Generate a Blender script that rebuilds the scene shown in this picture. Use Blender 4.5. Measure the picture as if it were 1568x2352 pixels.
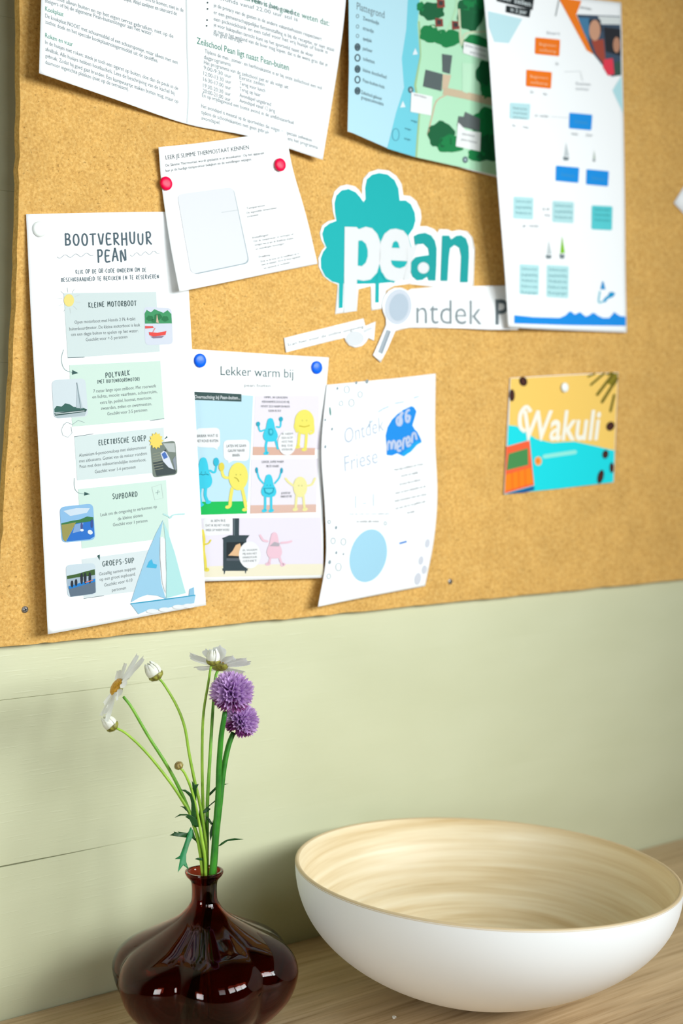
import bpy, bmesh, math, random
import numpy as np
from mathutils import Vector, Matrix

random.seed(7)
rng = np.random.default_rng(7)
for o in list(bpy.data.objects):
    bpy.data.objects.remove(o, do_unlink=True)
scene = bpy.context.scene
COL = scene.collection

# ---------------------------------------------------------------- camera
F = 50.0 * 2352 / 36.0
CX, CY = 784.0, 1176.0
PITCH = math.atan(196 / F)
YAW = math.radians(52.8265)
HD = np.array([math.cos(YAW), math.sin(YAW), 0.0])
FW = HD * math.cos(PITCH) + np.array([0, 0, -math.sin(PITCH)])
RT = np.array([math.sin(YAW), -math.cos(YAW), 0.0])
UP = np.cross(RT, FW)
CAM = np.array([0.0, -1.06422613, 0.48])

cam_data = bpy.data.cameras.new('camera')
cam_data.lens = 50
cam_data.sensor_fit = 'VERTICAL'
cam_data.sensor_height = 36
cam_data.sensor_width = 24
cam_data.clip_start = 0.02
cam_data.dof.use_dof = True
cam_data.dof.focus_distance = 1.135
cam_data.dof.aperture_fstop = 4.2
cam = bpy.data.objects.new('camera', cam_data)
COL.objects.link(cam)
M = Matrix.Identity(4)
for i in range(3):
    M[i][0], M[i][1], M[i][2], M[i][3] = RT[i], UP[i], -FW[i], CAM[i]
cam.matrix_world = M
scene.camera = cam

# ---------------------------------------------------------------- world, windows (daylight), added fill, exposure
w = bpy.data.worlds.new('room')
scene.world = w
w.use_nodes = True
w.node_tree.nodes['Background'].inputs[0].default_value = (1.0, 0.66, 0.24, 1)
w.node_tree.nodes['Background'].inputs[1].default_value = 0.03


WIN = 0.094
SPREAD = 68


def window_or_fill(x, z, sx, sz, power, y=-1.75, col=(0.93, 0.98, 1.0), aim=(0.62, 0.0, 0.46)):
    ld = bpy.data.lights.new('window_or_fill_light', 'AREA')
    ld.shape = 'RECTANGLE'
    ld.size, ld.size_y = sx, sz
    ld.energy = power
    ld.color = col
    lo = bpy.data.objects.new('window_or_fill_light', ld)
    COL.objects.link(lo)
    lo.location = (x, y, z)
    d = Vector(aim) - Vector((x, y, z))      # deep-set windows face the pin board, the added fill the bowl
    lo.rotation_euler = d.to_track_quat('-Z', 'Y').to_euler()
    ld.spread = math.radians(SPREAD)
    return lo


for wx, wy, wz, wp in ((0.20, -1.75, 0.92, 0.35), (0.85, -1.75, 0.92, 1.25), (1.35, -1.75, 0.92, 1.6), (1.85, -1.75, 0.92, 1.7)):
    window_or_fill(wx, wz, 0.40, 0.62, 19.0 * WIN * wp, wy)
# fill light added low on the left to brighten the bowl's left side
window_or_fill(-1.25, 0.38, 0.50, 0.55, 19.0 * WIN * 1.3, -1.15, aim=(0.70, -0.30, 0.08))

vs = scene.view_settings
vs.view_transform = 'Standard'
vs.look = 'None'
vs.exposure = 0.0
vs.gamma = 1.0
vs.use_curve_mapping = False
scene.cycles.max_bounces = 14
scene.cycles.transmission_bounces = 12
scene.cycles.use_denoising = True


# ---------------------------------------------------------------- geometry helpers
def ray(u, v):
    u = np.asarray(u, float)[..., None]
    v = np.asarray(v, float)[..., None]
    return FW + RT * (u - CX) / F + UP * (CY - v) / F


def at(u, v, depth):
    return CAM + ray(u, v) * np.asarray(depth, float)[..., None]


def proj(P):
    q = np.asarray(P) - CAM
    z = q @ FW
    return CX + F * (q @ RT) / z, CY - F * (q @ UP) / z, z


BOARD_T = 0.009
BX0, BX1, BZ0, BZ1 = 0.459, 1.62, 0.3055, 1.12
WARP_Z = [0.30, 0.379, 0.445, 0.509, 0.592, 0.682, 0.735, 0.82, 1.2]
WARP_D = [0.0, 0.0038, 0.009, 0.016, 0.022, 0.028, 0.0295, 0.030, 0.030]
EDGE_Z = [0.30, 0.379, 0.445, 0.509, 0.592, 0.682, 0.735, 1.2]
EDGE_X = [0.0, 0.0012, 0.0046, 0.0069, 0.0097, 0.011, 0.0115, 0.0115]     # the left edge is not cut quite straight


def board_off(x, z):
    """how far the front of the (slightly warped) cork board stands off the wall"""
    zz = np.interp(z, np.linspace(0.30, 1.2, 181), WARP_S)
    d = np.clip((np.asarray(x) - BX0) / 0.42, 0, 1)
    return BOARD_T + zz * (1 - d) ** 1.6


_zs = np.linspace(0.30, 1.2, 181)
WARP_S = np.interp(_zs, WARP_Z, WARP_D)
_k = np.hanning(31); _k /= _k.sum()
WARP_S = np.convolve(np.pad(WARP_S, 15, mode='edge'), _k, mode='valid')


def on_board(u, v, off):
    """the point seen at photo pixel (u, v) that lies `off` metres in front of the board"""
    u = np.asarray(u, float); v = np.asarray(v, float); off = np.asarray(off, float)
    d = ray(u, v)
    o = off + BOARD_T
    for _ in range(8):
        t = (-o - CAM[1]) / d[..., 1]
        P = CAM + d * t[..., None]
        o = off + board_off(P[..., 0], P[..., 2])
    t = (-o - CAM[1]) / d[..., 1]
    return CAM + d * t[..., None]


# ---------------------------------------------------------------- materials
MATS = {}


def srgb(c):
    c = np.asarray(c, float) / 255.0
    return np.where(c <= 0.04045, c / 12.92, ((c + 0.055) / 1.055) ** 2.4)


K_EXPO = 1.5


def ink(r, g, b, k=K_EXPO):
    """flat print colour"""
    key = ('ink', r, g, b, k)
    if key not in MATS:
        m = bpy.data.materials.new('print_%d_%d_%d' % (r, g, b))
        m.use_nodes = True
        p = m.node_tree.nodes['Principled BSDF']
        c = np.clip(srgb((r, g, b)) / k, 0.004, 0.9)
        p.inputs['Base Color'].default_value = (*c, 1)
        p.inputs['Roughness'].default_value = 0.7
        p.inputs['Specular IOR Level'].default_value = 0.2
        MATS[key] = m
    return MATS[key]


def mat(name, base, rough=0.5, spec=0.5, **kw):
    m = bpy.data.materials.new(name)
    m.use_nodes = True
    p = m.node_tree.nodes['Principled BSDF']
    p.inputs['Base Color'].default_value = (*base, 1)
    p.inputs['Roughness'].default_value = rough
    p.inputs['Specular IOR Level'].default_value = spec
    for k, v in kw.items():
        p.inputs[k.replace('_', ' ')].default_value = v
    return m


class NT:
    def __init__(s, m):
        s.t = m.node_tree
        s.p = s.t.nodes['Principled BSDF']

    def n(s, typ, **kw):
        nd = s.t.nodes.new(typ)
        for k, v in kw.items():
            if k.startswith('i_'):
                nd.inputs[k[2:].replace('_', ' ')].default_value = v
            else:
                setattr(nd, k, v)
        return nd

    def l(s, a, b):
        s.t.links.new(a, b)

    def coords(s, scale=(1, 1, 1), kind='Object'):
        tc = s.n('ShaderNodeTexCoord')
        mp = s.n('ShaderNodeMapping')
        mp.inputs['Scale'].default_value = scale
        s.l(tc.outputs[kind], mp.inputs[0])
        return mp.outputs[0]

    def ramp(s, fac, stops):
        r = s.n('ShaderNodeValToRGB')
        while len(r.color_ramp.elements) < len(stops):
            r.color_ramp.elements.new(0.5)
        for e, (pos, c) in zip(r.color_ramp.elements, stops):
            e.position = pos
            e.color = (*c, 1) if len(c) == 3 else c
        s.l(fac, r.inputs[0])
        return r.outputs[0]

    def bump(s, h, strength, dist):
        b = s.n('ShaderNodeBump')
        b.inputs['Strength'].default_value = strength
        b.inputs['Distance'].default_value = dist
        s.l(h, b.inputs['Height'])
        s.l(b.outputs[0], s.p.inputs['Normal'])

    def mix(s, fac, a, b, mode='MIX'):
        mx = s.n('ShaderNodeMix')
        mx.data_type = 'RGBA'
        mx.blend_type = mode
        if isinstance(fac, float):
            mx.inputs[0].default_value = fac
        else:
            s.l(fac, mx.inputs[0])
        for i, q in ((6, a), (7, b)):
            if isinstance(q, tuple):
                mx.inputs[i].default_value = (*q, 1)
            else:
                s.l(q, mx.inputs[i])
        return mx.outputs[2]


def make_materials():
    # cork
    m = mat('cork', (0.6, 0.36, 0.12), 0.85, 0.15)
    t = NT(m)
    c = t.coords()
    n1 = t.n('ShaderNodeTexNoise', i_Scale=420.0, i_Detail=3.0, i_Roughness=0.6); t.l(c, n1.inputs[0])
    n2 = t.n('ShaderNodeTexVoronoi', i_Scale=520.0); t.l(c, n2.inputs[0])
    n3 = t.n('ShaderNodeTexNoise', i_Scale=35.0, i_Detail=3.0); t.l(c, n3.inputs[0])
    n4 = t.n('ShaderNodeTexNoise', i_Scale=330.0, i_Detail=2.0, i_Roughness=0.5)
    c2 = t.coords((1.0, 1.0, 1.7)); t.l(c2, n4.inputs[0])
    base = t.ramp(n1.outputs[0], [(0.25, (0.50, 0.27, 0.072)), (0.48, (0.62, 0.36, 0.10)), (0.75, (0.72, 0.46, 0.16))])
    fl = t.ramp(n4.outputs[0], [(0.27, (0.45, 0.42, 0.38)), (0.36, (1, 1, 1)), (1.0, (1, 1, 1))])
    base = t.mix(0.7, base, fl, 'MULTIPLY')
    sep = t.n('ShaderNodeSeparateColor'); t.l(n2.outputs['Color'], sep.inputs[0])
    vv = t.ramp(sep.outputs[0], [(0.0, (0.88, 0.86, 0.82)), (1.0, (1.06, 1.06, 1.06))])
    base = t.mix(0.8, base, vv, 'MULTIPLY')
    big = t.ramp(n3.outputs[0], [(0.3, (0.93, 0.93, 0.93)), (0.7, (1.05, 1.05, 1.05))])
    base = t.mix(1.0, base, big, 'MULTIPLY')
    t.l(base, t.p.inputs['Base Color'])
    t.bump(n1.outputs[0], 0.5, 0.0006)
    MATS['cork'] = m
    # cork cut edge
    MATS['cork_edge'] = m
    # sage painted boards
    m = mat('sage_paint', (0.52, 0.55, 0.37), 0.42, 0.4)
    t = NT(m)
    c = t.coords((3.0, 3.0, 70.0), 'Object')
    n1 = t.n('ShaderNodeTexNoise', i_Scale=4.0, i_Detail=6.0, i_Roughness=0.65); t.l(c, n1.inputs[0])
    c2 = t.coords((1, 1, 2.2))
    n2 = t.n('ShaderNodeTexNoise', i_Scale=7.0, i_Detail=2.0); t.l(c2, n2.inputs[0])
    base = t.ramp(n2.outputs[0], [(0.3, (0.535, 0.545, 0.355)), (0.7, (0.565, 0.575, 0.385))])
    t.l(base, t.p.inputs['Base Color'])
    c3 = t.coords((1.0, 1.0, 16.0))
    n3 = t.n('ShaderNodeTexNoise', i_Scale=34.0, i_Detail=2.0); t.l(c3, n3.inputs[0])
    msk = t.ramp(n3.outputs[0], [(0.60, (0, 0, 0)), (0.72, (1, 1, 1))])
    hh = t.mix(0.5, n1.outputs[0], msk, 'ADD')
    t.bump(hh, 0.35, 0.0004)
    MATS['wall'] = m
    # oak veneer
    m = mat('oak', (0.42, 0.28, 0.14), 0.45, 0.35)
    t = NT(m)
    c = t.coords((2.2, 60.0, 60.0))
    n1 = t.n('ShaderNodeTexNoise', i_Scale=4.0, i_Detail=8.0, i_Roughness=0.62, i_Distortion=0.25); t.l(c, n1.inputs[0])
    c2 = t.coords((1.6, 22.0, 22.0))
    n2 = t.n('ShaderNodeTexNoise', i_Scale=3.0, i_Detail=3.0, i_Distortion=0.6); t.l(c2, n2.inputs[0])
    base = t.ramp(n1.outputs[0], [(0.28, (0.40, 0.255, 0.125)), (0.47, (0.60, 0.43, 0.245)), (0.7, (0.70, 0.53, 0.33))])
    v2 = t.ramp(n2.outputs[0], [(0.3, (0.82, 0.80, 0.78)), (0.7, (1.08, 1.08, 1.08))])
    base = t.mix(1.0, base, v2, 'MULTIPLY')
    t.l(base, t.p.inputs['Base Color'])
    t.bump(n1.outputs[0], 0.25, 0.0004)
    MATS['oak'] = m
    MATS['paper'] = mat('white_paper', (0.86, 0.88, 0.88), 0.6, 0.2)
    MATS['sticker'] = mat('white_vinyl', (0.86, 0.88, 0.88), 0.4, 0.3)
    MATS['red_plastic'] = mat('red_plastic', (0.83, 0.0, 0.055), 0.32, 0.2)
    MATS['blue_plastic'] = mat('blue_plastic', (0.0, 0.115, 0.82), 0.3, 0.25)
    MATS['white_plastic'] = mat('white_plastic', (0.80, 0.84, 0.80), 0.3, 0.5)
    MATS['steel'] = mat('screw_steel', (0.35, 0.33, 0.31), 0.35, 0.5, Metallic=0.9)
    MATS['dark_slot'] = mat('dark_slot', (0.03, 0.028, 0.025), 0.6)
    # bowl
    MATS['bowl_white'] = mat('bowl_lacquer', (0.90, 0.91, 0.90), 0.38, 0.4)
    m = mat('bamboo', (0.7, 0.55, 0.3), 0.42, 0.4)
    t = NT(m)
    tc = t.n('ShaderNodeTexCoord')
    sx = t.n('ShaderNodeSeparateXYZ'); t.l(tc.outputs['Object'], sx.inputs[0])
    x2 = t.n('ShaderNodeMath', operation='MULTIPLY'); t.l(sx.outputs[0], x2.inputs[0]); t.l(sx.outputs[0], x2.inputs[1])
    y2 = t.n('ShaderNodeMath', operation='MULTIPLY'); t.l(sx.outputs[1], y2.inputs[0]); t.l(sx.outputs[1], y2.inputs[1])
    s2 = t.n('ShaderNodeMath', operation='ADD'); t.l(x2.outputs[0], s2.inputs[0]); t.l(y2.outputs[0], s2.inputs[1])
    rr = t.n('ShaderNodeMath', operation='SQRT'); t.l(s2.outputs[0], rr.inputs[0])
    zz = t.n('ShaderNodeMath', operation='ADD'); t.l(rr.outputs[0], zz.inputs[0]); t.l(sx.outputs[2], zz.inputs[1])
    an = t.n('ShaderNodeMath', operation='ARCTAN2'); t.l(sx.outputs[1], an.inputs[0]); t.l(sx.outputs[0], an.inputs[1])
    cb = t.n('ShaderNodeCombineXYZ')
    sc1 = t.n('ShaderNodeMath', operation='MULTIPLY'); sc1.inputs[1].default_value = 75.0; t.l(zz.outputs[0], sc1.inputs[0])
    sc2 = t.n('ShaderNodeMath', operation='MULTIPLY'); sc2.inputs[1].default_value = 0.55; t.l(an.outputs[0], sc2.inputs[0])
    t.l(sc1.outputs[0], cb.inputs[0]); t.l(sc2.outputs[0], cb.inputs[1])
    nz = t.n('ShaderNodeTexNoise', i_Scale=1.0, i_Detail=4.0, i_Roughness=0.6, i_Distortion=0.2); t.l(cb.outputs[0], nz.inputs[0])
    base = t.ramp(nz.outputs[0], [(0.28, (0.60, 0.445, 0.23)), (0.48, (0.74, 0.62, 0.40)), (0.70, (0.84, 0.76, 0.56))])
    t.l(base, t.p.inputs['Base Color'])
    t.bump(nz.outputs[0], 0.2, 0.0006)
    MATS['bamboo'] = m
    # glass
    m = mat('amber_glass', (0.27, 0.038, 0.020), 0.0, 0.5)
    m.node_tree.nodes['Principled BSDF'].inputs['Transmission Weight'].default_value = 1.0
    m.node_tree.nodes['Principled BSDF'].inputs['IOR'].default_value = 1.36
    MATS['glass'] = m

    def plant(name, c1, c2, scale=60.0, rough=0.45, sub=0.0, trans=0.0):
        m = mat(name, c1, rough, 0.4)
        t = NT(m)
        c = t.coords()
        nz = t.n('ShaderNodeTexNoise', i_Scale=scale, i_Detail=3.0); t.l(c, nz.inputs[0])
        t.l(t.ramp(nz.outputs[0], [(0.35, c1), (0.65, c2)]), t.p.inputs['Base Color'])
        if trans:
            tr = t.n('ShaderNodeBsdfTranslucent')
            tr.inputs[0].default_value = (*c2, 1)
            ms = t.n('ShaderNodeMixShader'); ms.inputs[0].default_value = trans
            out = [x for x in t.t.nodes if x.type == 'OUTPUT_MATERIAL'][0]
            t.l(t.p.outputs[0], ms.inputs[1]); t.l(tr.outputs[0], ms.inputs[2]); t.l(ms.outputs[0], out.inputs[0])
        MATS[name] = m
    plant('stem_light', (0.20, 0.40, 0.025), (0.33, 0.55, 0.05))
    plant('stem_mid', (0.09, 0.30, 0.02), (0.20, 0.44, 0.04))
    plant('stem_dark', (0.014, 0.14, 0.010), (0.04, 0.25, 0.016))
    plant('leaf_dark', (0.012, 0.060, 0.012), (0.02, 0.11, 0.02), trans=0.2)
    plant('leaf_green', (0.02, 0.20, 0.055), (0.025, 0.30, 0.10), trans=0.25)
    plant('petal_white', (0.88, 0.90, 0.90), (0.93, 0.95, 0.95), trans=0.5)
    plant('bud_white', (0.80, 0.80, 0.66), (0.88, 0.89, 0.82), 200, trans=0.2)
    plant('calyx', (0.12, 0.10, 0.015), (0.33, 0.33, 0.05), 400)
    plant('bud_brown', (0.18, 0.11, 0.025), (0.52, 0.42, 0.15), 300)
    plant('disc_yellow', (0.50, 0.22, 0.01), (0.72, 0.40, 0.03), 900)
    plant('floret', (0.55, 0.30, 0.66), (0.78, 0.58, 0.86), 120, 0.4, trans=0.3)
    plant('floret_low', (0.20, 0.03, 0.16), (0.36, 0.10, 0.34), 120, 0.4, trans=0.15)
    plant('chive_core', (0.12, 0.03, 0.12), (0.2, 0.06, 0.2), 200)
    plant('crumb', (0.8, 0.76, 0.66), (0.9, 0.88, 0.8), 900)


make_materials()


# ---------------------------------------------------------------- object helpers
def tag(o, label=None, cat=None, group=None, kind=None):
    if label: o['label'] = label
    if cat: o['category'] = cat
    if group: o['group'] = group
    if kind: o['kind'] = kind
    return o


WORLD = {}   # object -> world location (no rotations used on parents)


def wloc(o):
    return WORLD.get(o.name, np.zeros(3))


def link(o, parent=None, loc=(0, 0, 0)):
    COL.objects.link(o)
    if parent is not None:
        o.parent = parent
        o.location = Vector(np.asarray(loc, float) - wloc(parent))
    else:
        o.location = Vector(np.asarray(loc, float))
    WORLD[o.name] = np.asarray(loc, float)
    return o


def empty(name, loc):
    o = bpy.data.objects.new(name, None)
    o.empty_display_size = 0.02
    return link(o, None, loc)


def mesh_obj(name, verts, faces, mats, parent=None, origin=None, smooth=False, midx=None):
    verts = np.asarray(verts, float)
    if origin is None:
        origin = (verts.min(0) + verts.max(0)) / 2
    me = bpy.data.meshes.new(name)
    me.from_pydata([tuple(v) for v in (verts - origin)], [], [tuple(f) for f in faces])
    if not isinstance(mats, (list, tuple)):
        mats = [mats]
    for m in mats:
        me.materials.append(m)
    if midx is not None:
        me.polygons.foreach_set('material_index', midx)
    if smooth:
        me.polygons.foreach_set('use_smooth', [True] * len(me.polygons))
    me.update()
    o = bpy.data.objects.new(name, me)
    return link(o, parent, origin)


def box_mesh(x0, x1, y0, y1, z0, z1):
    v = [(x, y, z) for x in (x0, x1) for y in (y0, y1) for z in (z0, z1)]
    f = [(0, 1, 3, 2), (4, 6, 7, 5), (0, 4, 5, 1), (2, 3, 7, 6), (0, 2, 6, 4), (1, 5, 7, 3)]
    return v, f


def bevel(o, wd, seg=2):
    b = o.modifiers.new('bevel', 'BEVEL')
    b.width = wd; b.segments = seg; b.limit_method = 'ANGLE'


def tube(points, radii, seg=10, cap=True):
    P = np.asarray(points, float)
    n = len(P)
    T = np.gradient(P, axis=0)
    T /= np.linalg.norm(T, axis=1)[:, None]
    ref = np.array([0.3, -0.9, 0.1]); verts = []; faces = []
    N = np.cross(T[0], ref); N /= np.linalg.norm(N)
    for i in range(n):
        N = N - T[i] * (N @ T[i]); N /= np.linalg.norm(N)
        B = np.cross(T[i], N)
        for k in range(seg):
            a = 2 * math.pi * k / seg
            verts.append(P[i] + radii[i] * (math.cos(a) * N + math.sin(a) * B))
    for i in range(n - 1):
        for k in range(seg):
            a, b = i * seg + k, i * seg + (k + 1) % seg
            faces.append((a, b, b + seg, a + seg))
    if cap:
        faces.append(tuple(range(seg - 1, -1, -1)))
        faces.append(tuple((n - 1) * seg + k for k in range(seg)))
    return verts, faces


def catmull(pts, n):
    """smooth curve through control points (any dimension), n samples"""
    P = np.asarray(pts, float)
    m = len(P)
    ts = np.linspace(0, m - 1, n)
    return cr_eval(P, ts)


def cr_eval(P, ts):
    P = np.asarray(P, float)
    m = len(P)
    if m == 2:
        return P[0] + (P[1] - P[0]) * ts.reshape((-1,) + (1,) * (P.ndim - 1))
    E = np.concatenate([(2 * P[0] - P[1])[None], P, (2 * P[-1] - P[-2])[None]])
    i = np.clip(np.floor(ts).astype(int), 0, m - 2)
    f = (ts - i).reshape((-1,) + (1,) * (P.ndim - 1))
    a, b, c, d = E[i], E[i + 1], E[i + 2], E[i + 3]
    return 0.5 * ((2 * b) + (-a + c) * f + (2 * a - 5 * b + 4 * c - d) * f ** 2 + (-a + 3 * b - 3 * c + d) * f ** 3)


# ---------------------------------------------------------------- the setting
def build_setting():
    back = mesh_obj('wall_back', *box_mesh(-1.2, 3.2, 0.004, 0.10, -0.75, 1.75), MATS['wall'])
    tag(back, 'pale sage green wall of wide painted wooden boards', 'wall', kind='structure')
    seam = [-0.009 + 0.135 * k for k in range(-1, 9)]
    for z0, z1 in zip(seam[:-1], seam[1:]):
        xs = np.linspace(-0.6, 2.6, 161)
        gap = []
        for x in xs:
            g = 0.00006 * max(0.0, min(1.0, (0.66 - x) / 0.10))
            if abs(z1 - 0.126) < 0.005:       # the joint that has opened at its left end
                g += 0.0024 * max(0.0, 1 - abs(x - 0.47) / 0.095) * (0.45 + 0.55 * math.sin(x * 160 + 2.0) ** 2)
            if abs(z1 - 0.261) < 0.005:
                g += 0.00015 * max(0.0, 1 - abs(x - 0.47) / 0.2)
            gap.append(g)
        verts, faces = [], []
        for x, g in zip(xs, gap):
            bv = 0.00001 + 0.00028 * max(0.0, min(1.0, (0.68 - x) / 0.14))    # paint fills the joint towards the right
            wob = 0.00025 * math.sin(x * 31 + z1 * 50)
            wob0 = 0.00025 * math.sin(x * 31 + z0 * 50)
            zt, zb = z1 - g + wob, z0 + wob0
            verts += [(x, 0.006, zb), (x, bv, zb), (x, 0.0, zb + bv), (x, 0.0, zt - bv), (x, bv, zt), (x, 0.006, zt)]
        for i in range(len(xs) - 1):
            for k in range(5):
                a = i * 6 + k
                faces.append((a, a + 6, a + 7, a + 1))
        mesh_obj('plank', verts, faces, MATS['wall'], back)
    fl = mesh_obj('floor', *box_mesh(-1.2, 3.2, -2.6, 0.10, -0.80, -0.75), mat('floor_boards', (0.28, 0.2, 0.12), 0.5))
    tag(fl, 'dull brown floor below the sideboard', 'floor', kind='structure')
    # sideboard
    sb = empty('oak_sideboard', (0.9, -0.24, -0.75))
    tag(sb, 'light oak sideboard top with fine grain against the green wall', 'sideboard')
    top = mesh_obj('tabletop', *box_mesh(-0.15, 2.05, -0.45, -0.001, -0.028, 0.0), MATS['oak'], sb)
    bevel(top, 0.002)
    mesh_obj('cabinet_body', *box_mesh(-0.12, 2.02, -0.43, -0.004, -0.75, -0.028), MATS['oak'], sb)


def build_board():
    nx, nz = 90, 80
    xs = np.linspace(0, 1, nx) ** 1.4 * (BX1 - BX0) + BX0
    zs = np.linspace(BZ0, BZ1, nz)
    verts, faces = [], []
    r2 = np.random.default_rng(3)
    jl = r2.normal(size=nz) * 0.00035
    jb = r2.normal(size=nx) * 0.0003
    for side in (0, 1):
        for j, z in enumerate(zs):
            for i, x in enumerate(xs):
                xx = x + (jl[j] if i == 0 else 0) + float(np.interp(z, EDGE_Z, EDGE_X)) * (1 - i / (nx - 1)) ** 6
                zz = z + (jb[i] if j == 0 else 0)
                off = float(board_off(x, z)) - (BOARD_T - 0.0004 if side else 0)
                verts.append((xx, -off, zz))
    N = nx * nz
    for j in range(nz - 1):
        for i in range(nx - 1):
            a = j * nx + i
            faces.append((a, a + 1, a + nx + 1, a + nx))
            faces.append((N + a, N + a + nx, N + a + nx + 1, N + a + 1))
    for j in range(nz - 1):
        a = j * nx; faces.append((a, a + nx, N + a + nx, N + a))
        a = j * nx + nx - 1; faces.append((a, N + a, N + a + nx, a + nx))
    for i in range(nx - 1):
        a = i; faces.append((a, N + a, N + a + 1, a + 1))
        a = (nz - 1) * nx + i; faces.append((a, a + 1, N + a + 1, N + a))
    o = mesh_obj('cork_board', verts, faces, MATS['cork'])
    tag(o, 'large unframed golden-brown cork pin board covered with papers', 'pin board')
    b = o
    for (u, v, rad) in ((57, 1400, 0.0030), (1033, 1336, 0.0030)):
        c = on_board(u, v, 0.0)
        ring = [(0, 0.0014), (0.55, 0.0013), (0.9, 0.0007), (1.0, -0.0006)]
        vv, ff = [], []
        seg = 20
        for r, h in ring:
            for k in range(seg):
                a = 2 * math.pi * k / seg
                vv.append(c + np.array([math.cos(a) * r * rad, -h, math.sin(a) * r * rad]))
        for q in range(len(ring) - 1):
            for k in range(seg):
                a0, a1 = q * seg + k, q * seg + (k + 1) % seg
                ff.append((a0, a1, a1 + seg, a0 + seg))
        s = mesh_obj('screw', vv, ff, MATS['steel'], b)
        s['label'] = 'grey countersunk cross-head screw'
        vv, ff = [], []
        for ang in (0.4, 0.4 + math.pi / 2):
            d = np.array([math.cos(ang), 0, math.sin(ang)]); e = np.array([-math.sin(ang), 0, math.cos(ang)])
            k0 = len(vv)
            for hh in (-0.00155, 0.0004):
                for a, bb in ((-1, -1), (1, -1), (1, 1), (-1, 1)):
                    vv.append(c + d * a * rad * 0.55 + e * bb * rad * 0.13 + np.array([0, hh, 0]))
            ff += [tuple(k0 + i for i in q) for q in ((0, 1, 2, 3), (7, 6, 5, 4), (0, 4, 5, 1), (1, 5, 6, 2), (2, 6, 7, 3), (3, 7, 4, 0))]
        mesh_obj('cross_slot', vv, ff, MATS['dark_slot'], s)
    return o


# ---------------------------------------------------------------- text meshes (built-in font)
_tc = bpy.data.curves.new('lettering', 'FONT')
_tc.resolution_u = 2
_to = bpy.data.objects.new('lettering', _tc)
COL.objects.link(_to)
_tcache = {}


def text_mesh(s, offset=0.0, res=2):
    key = (s, offset, res)
    if key not in _tcache:
        _tc.body = s
        _tc.offset = offset
        _tc.resolution_u = res
        _to.update_tag()
        dg = bpy.context.evaluated_depsgraph_get()
        dg.update()
        ev = _to.evaluated_get(dg)
        me = ev.to_mesh()
        V = np.array([v.co[:2] for v in me.vertices]) if len(me.vertices) else np.zeros((0, 2))
        Fc = [tuple(p.vertices) for p in me.polygons]
        ev.to_mesh_clear()
        _tcache[key] = (V, Fc)
    return _tcache[key]


# hand-lettered capitals as strokes on a 1-high grid: (width, [polylines])
def _arc(cx, cy, rx, ry, a0, a1, n=9):
    return [(cx + rx * math.cos(math.radians(a0 + (a1 - a0) * i / n)), cy + ry * math.sin(math.radians(a0 + (a1 - a0) * i / n))) for i in range(n + 1)]


HAND = {
    'A': (.62, [[(.02, 0), (.3, 1), (.36, 1), (.6, .02)], [(.12, .36), (.5, .38)]]),
    'B': (.6, [[(.06, 0), (.08, 1)], [(.06, .96), (.35, .98), (.5, .8), (.38, .56), (.1, .5)], [(.12, .52), (.45, .46), (.55, .24), (.4, .03), (.05, .02)]]),
    'C': (.58, [_arc(.34, .5, .3, .5, 50, 310)]),
    'D': (.62, [[(.07, 0), (.06, 1)], [(.03, 1), (.35, .95), (.58, .6), (.5, .2), (.28, .02), (.05, 0)]]),
    'E': (.52, [[(.48, .98), (.08, .97), (.07, .02), (.48, .0)], [(.08, .5), (.4, .52)]]),
    'G': (.62, [_arc(.34, .5, .3, .5, 50, 330), [(.38, .42), (.62, .44), (.6, .15)]]),
    'H': (.62, [[(.07, 0), (.08, 1)], [(.56, 0), (.54, 1)], [(.08, .48), (.55, .52)]]),
    'I': (.22, [[(.1, 0), (.11, 1)]]),
    'J': (.4, [[(.33, 1), (.33, .2), (.2, 0), (.03, .1)]]),
    'K': (.58, [[(.08, 0), (.07, 1)], [(.5, .98), (.09, .45), (.54, 0)]]),
    'L': (.48, [[(.08, 1), (.07, .02), (.46, .02)]]),
    'M': (.76, [[(.06, 0), (.1, 1), (.37, .4), (.64, 1), (.7, 0)]]),
    'N': (.64, [[(.07, 0), (.08, .98), (.54, .04), (.56, 1)]]),
    'O': (.66, [_arc(.33, .5, .28, .49, 90, 450, 14)]),
    'P': (.56, [[(.08, -.05), (.08, 1)], [(.05, .97), (.36, 1), (.52, .78), (.4, .5), (.1, .44)]]),
    'Q': (.68, [_arc(.33, .5, .28, .49, 90, 450, 14), [(.4, .2), (.62, -.05)]]),
    'R': (.58, [[(.08, 0), (.08, 1)], [(.05, .97), (.36, 1), (.5, .78), (.38, .54), (.1, .48), (.55, -.02)]]),
    'S': (.54, [[(.48, .9), (.3, 1), (.1, .86), (.12, .62), (.4, .42), (.48, .2), (.3, 0), (.05, .1)]]),
    'T': (.6, [[(.02, .97), (.58, 1)], [(.3, 1), (.29, 0)]]),
    'U': (.62, [[(.07, 1), (.08, .3), (.28, .02), (.5, .2), (.55, 1)]]),
    'V': (.6, [[(.04, 1), (.3, 0), (.56, 1)]]),
    'W': (.8, [[(.04, 1), (.2, 0), (.4, .7), (.58, 0), (.76, 1)]]),
    'Y': (.58, [[(.04, 1), (.29, .48), (.54, 1)], [(.29, .48), (.28, 0)]]),
    'Z': (.56, [[(.05, 1), (.5, .98), (.06, .02), (.52, 0)]]),
    '-': (.4, [[(.06, .46), (.34, .48)]]),
    '(': (.3, [[(.25, 1.1), (.08, .5), (.25, -.1)]]),
    ')': (.3, [[(.05, 1.1), (.22, .5), (.05, -.1)]]),
    ' ': (.36, []),
}


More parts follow.
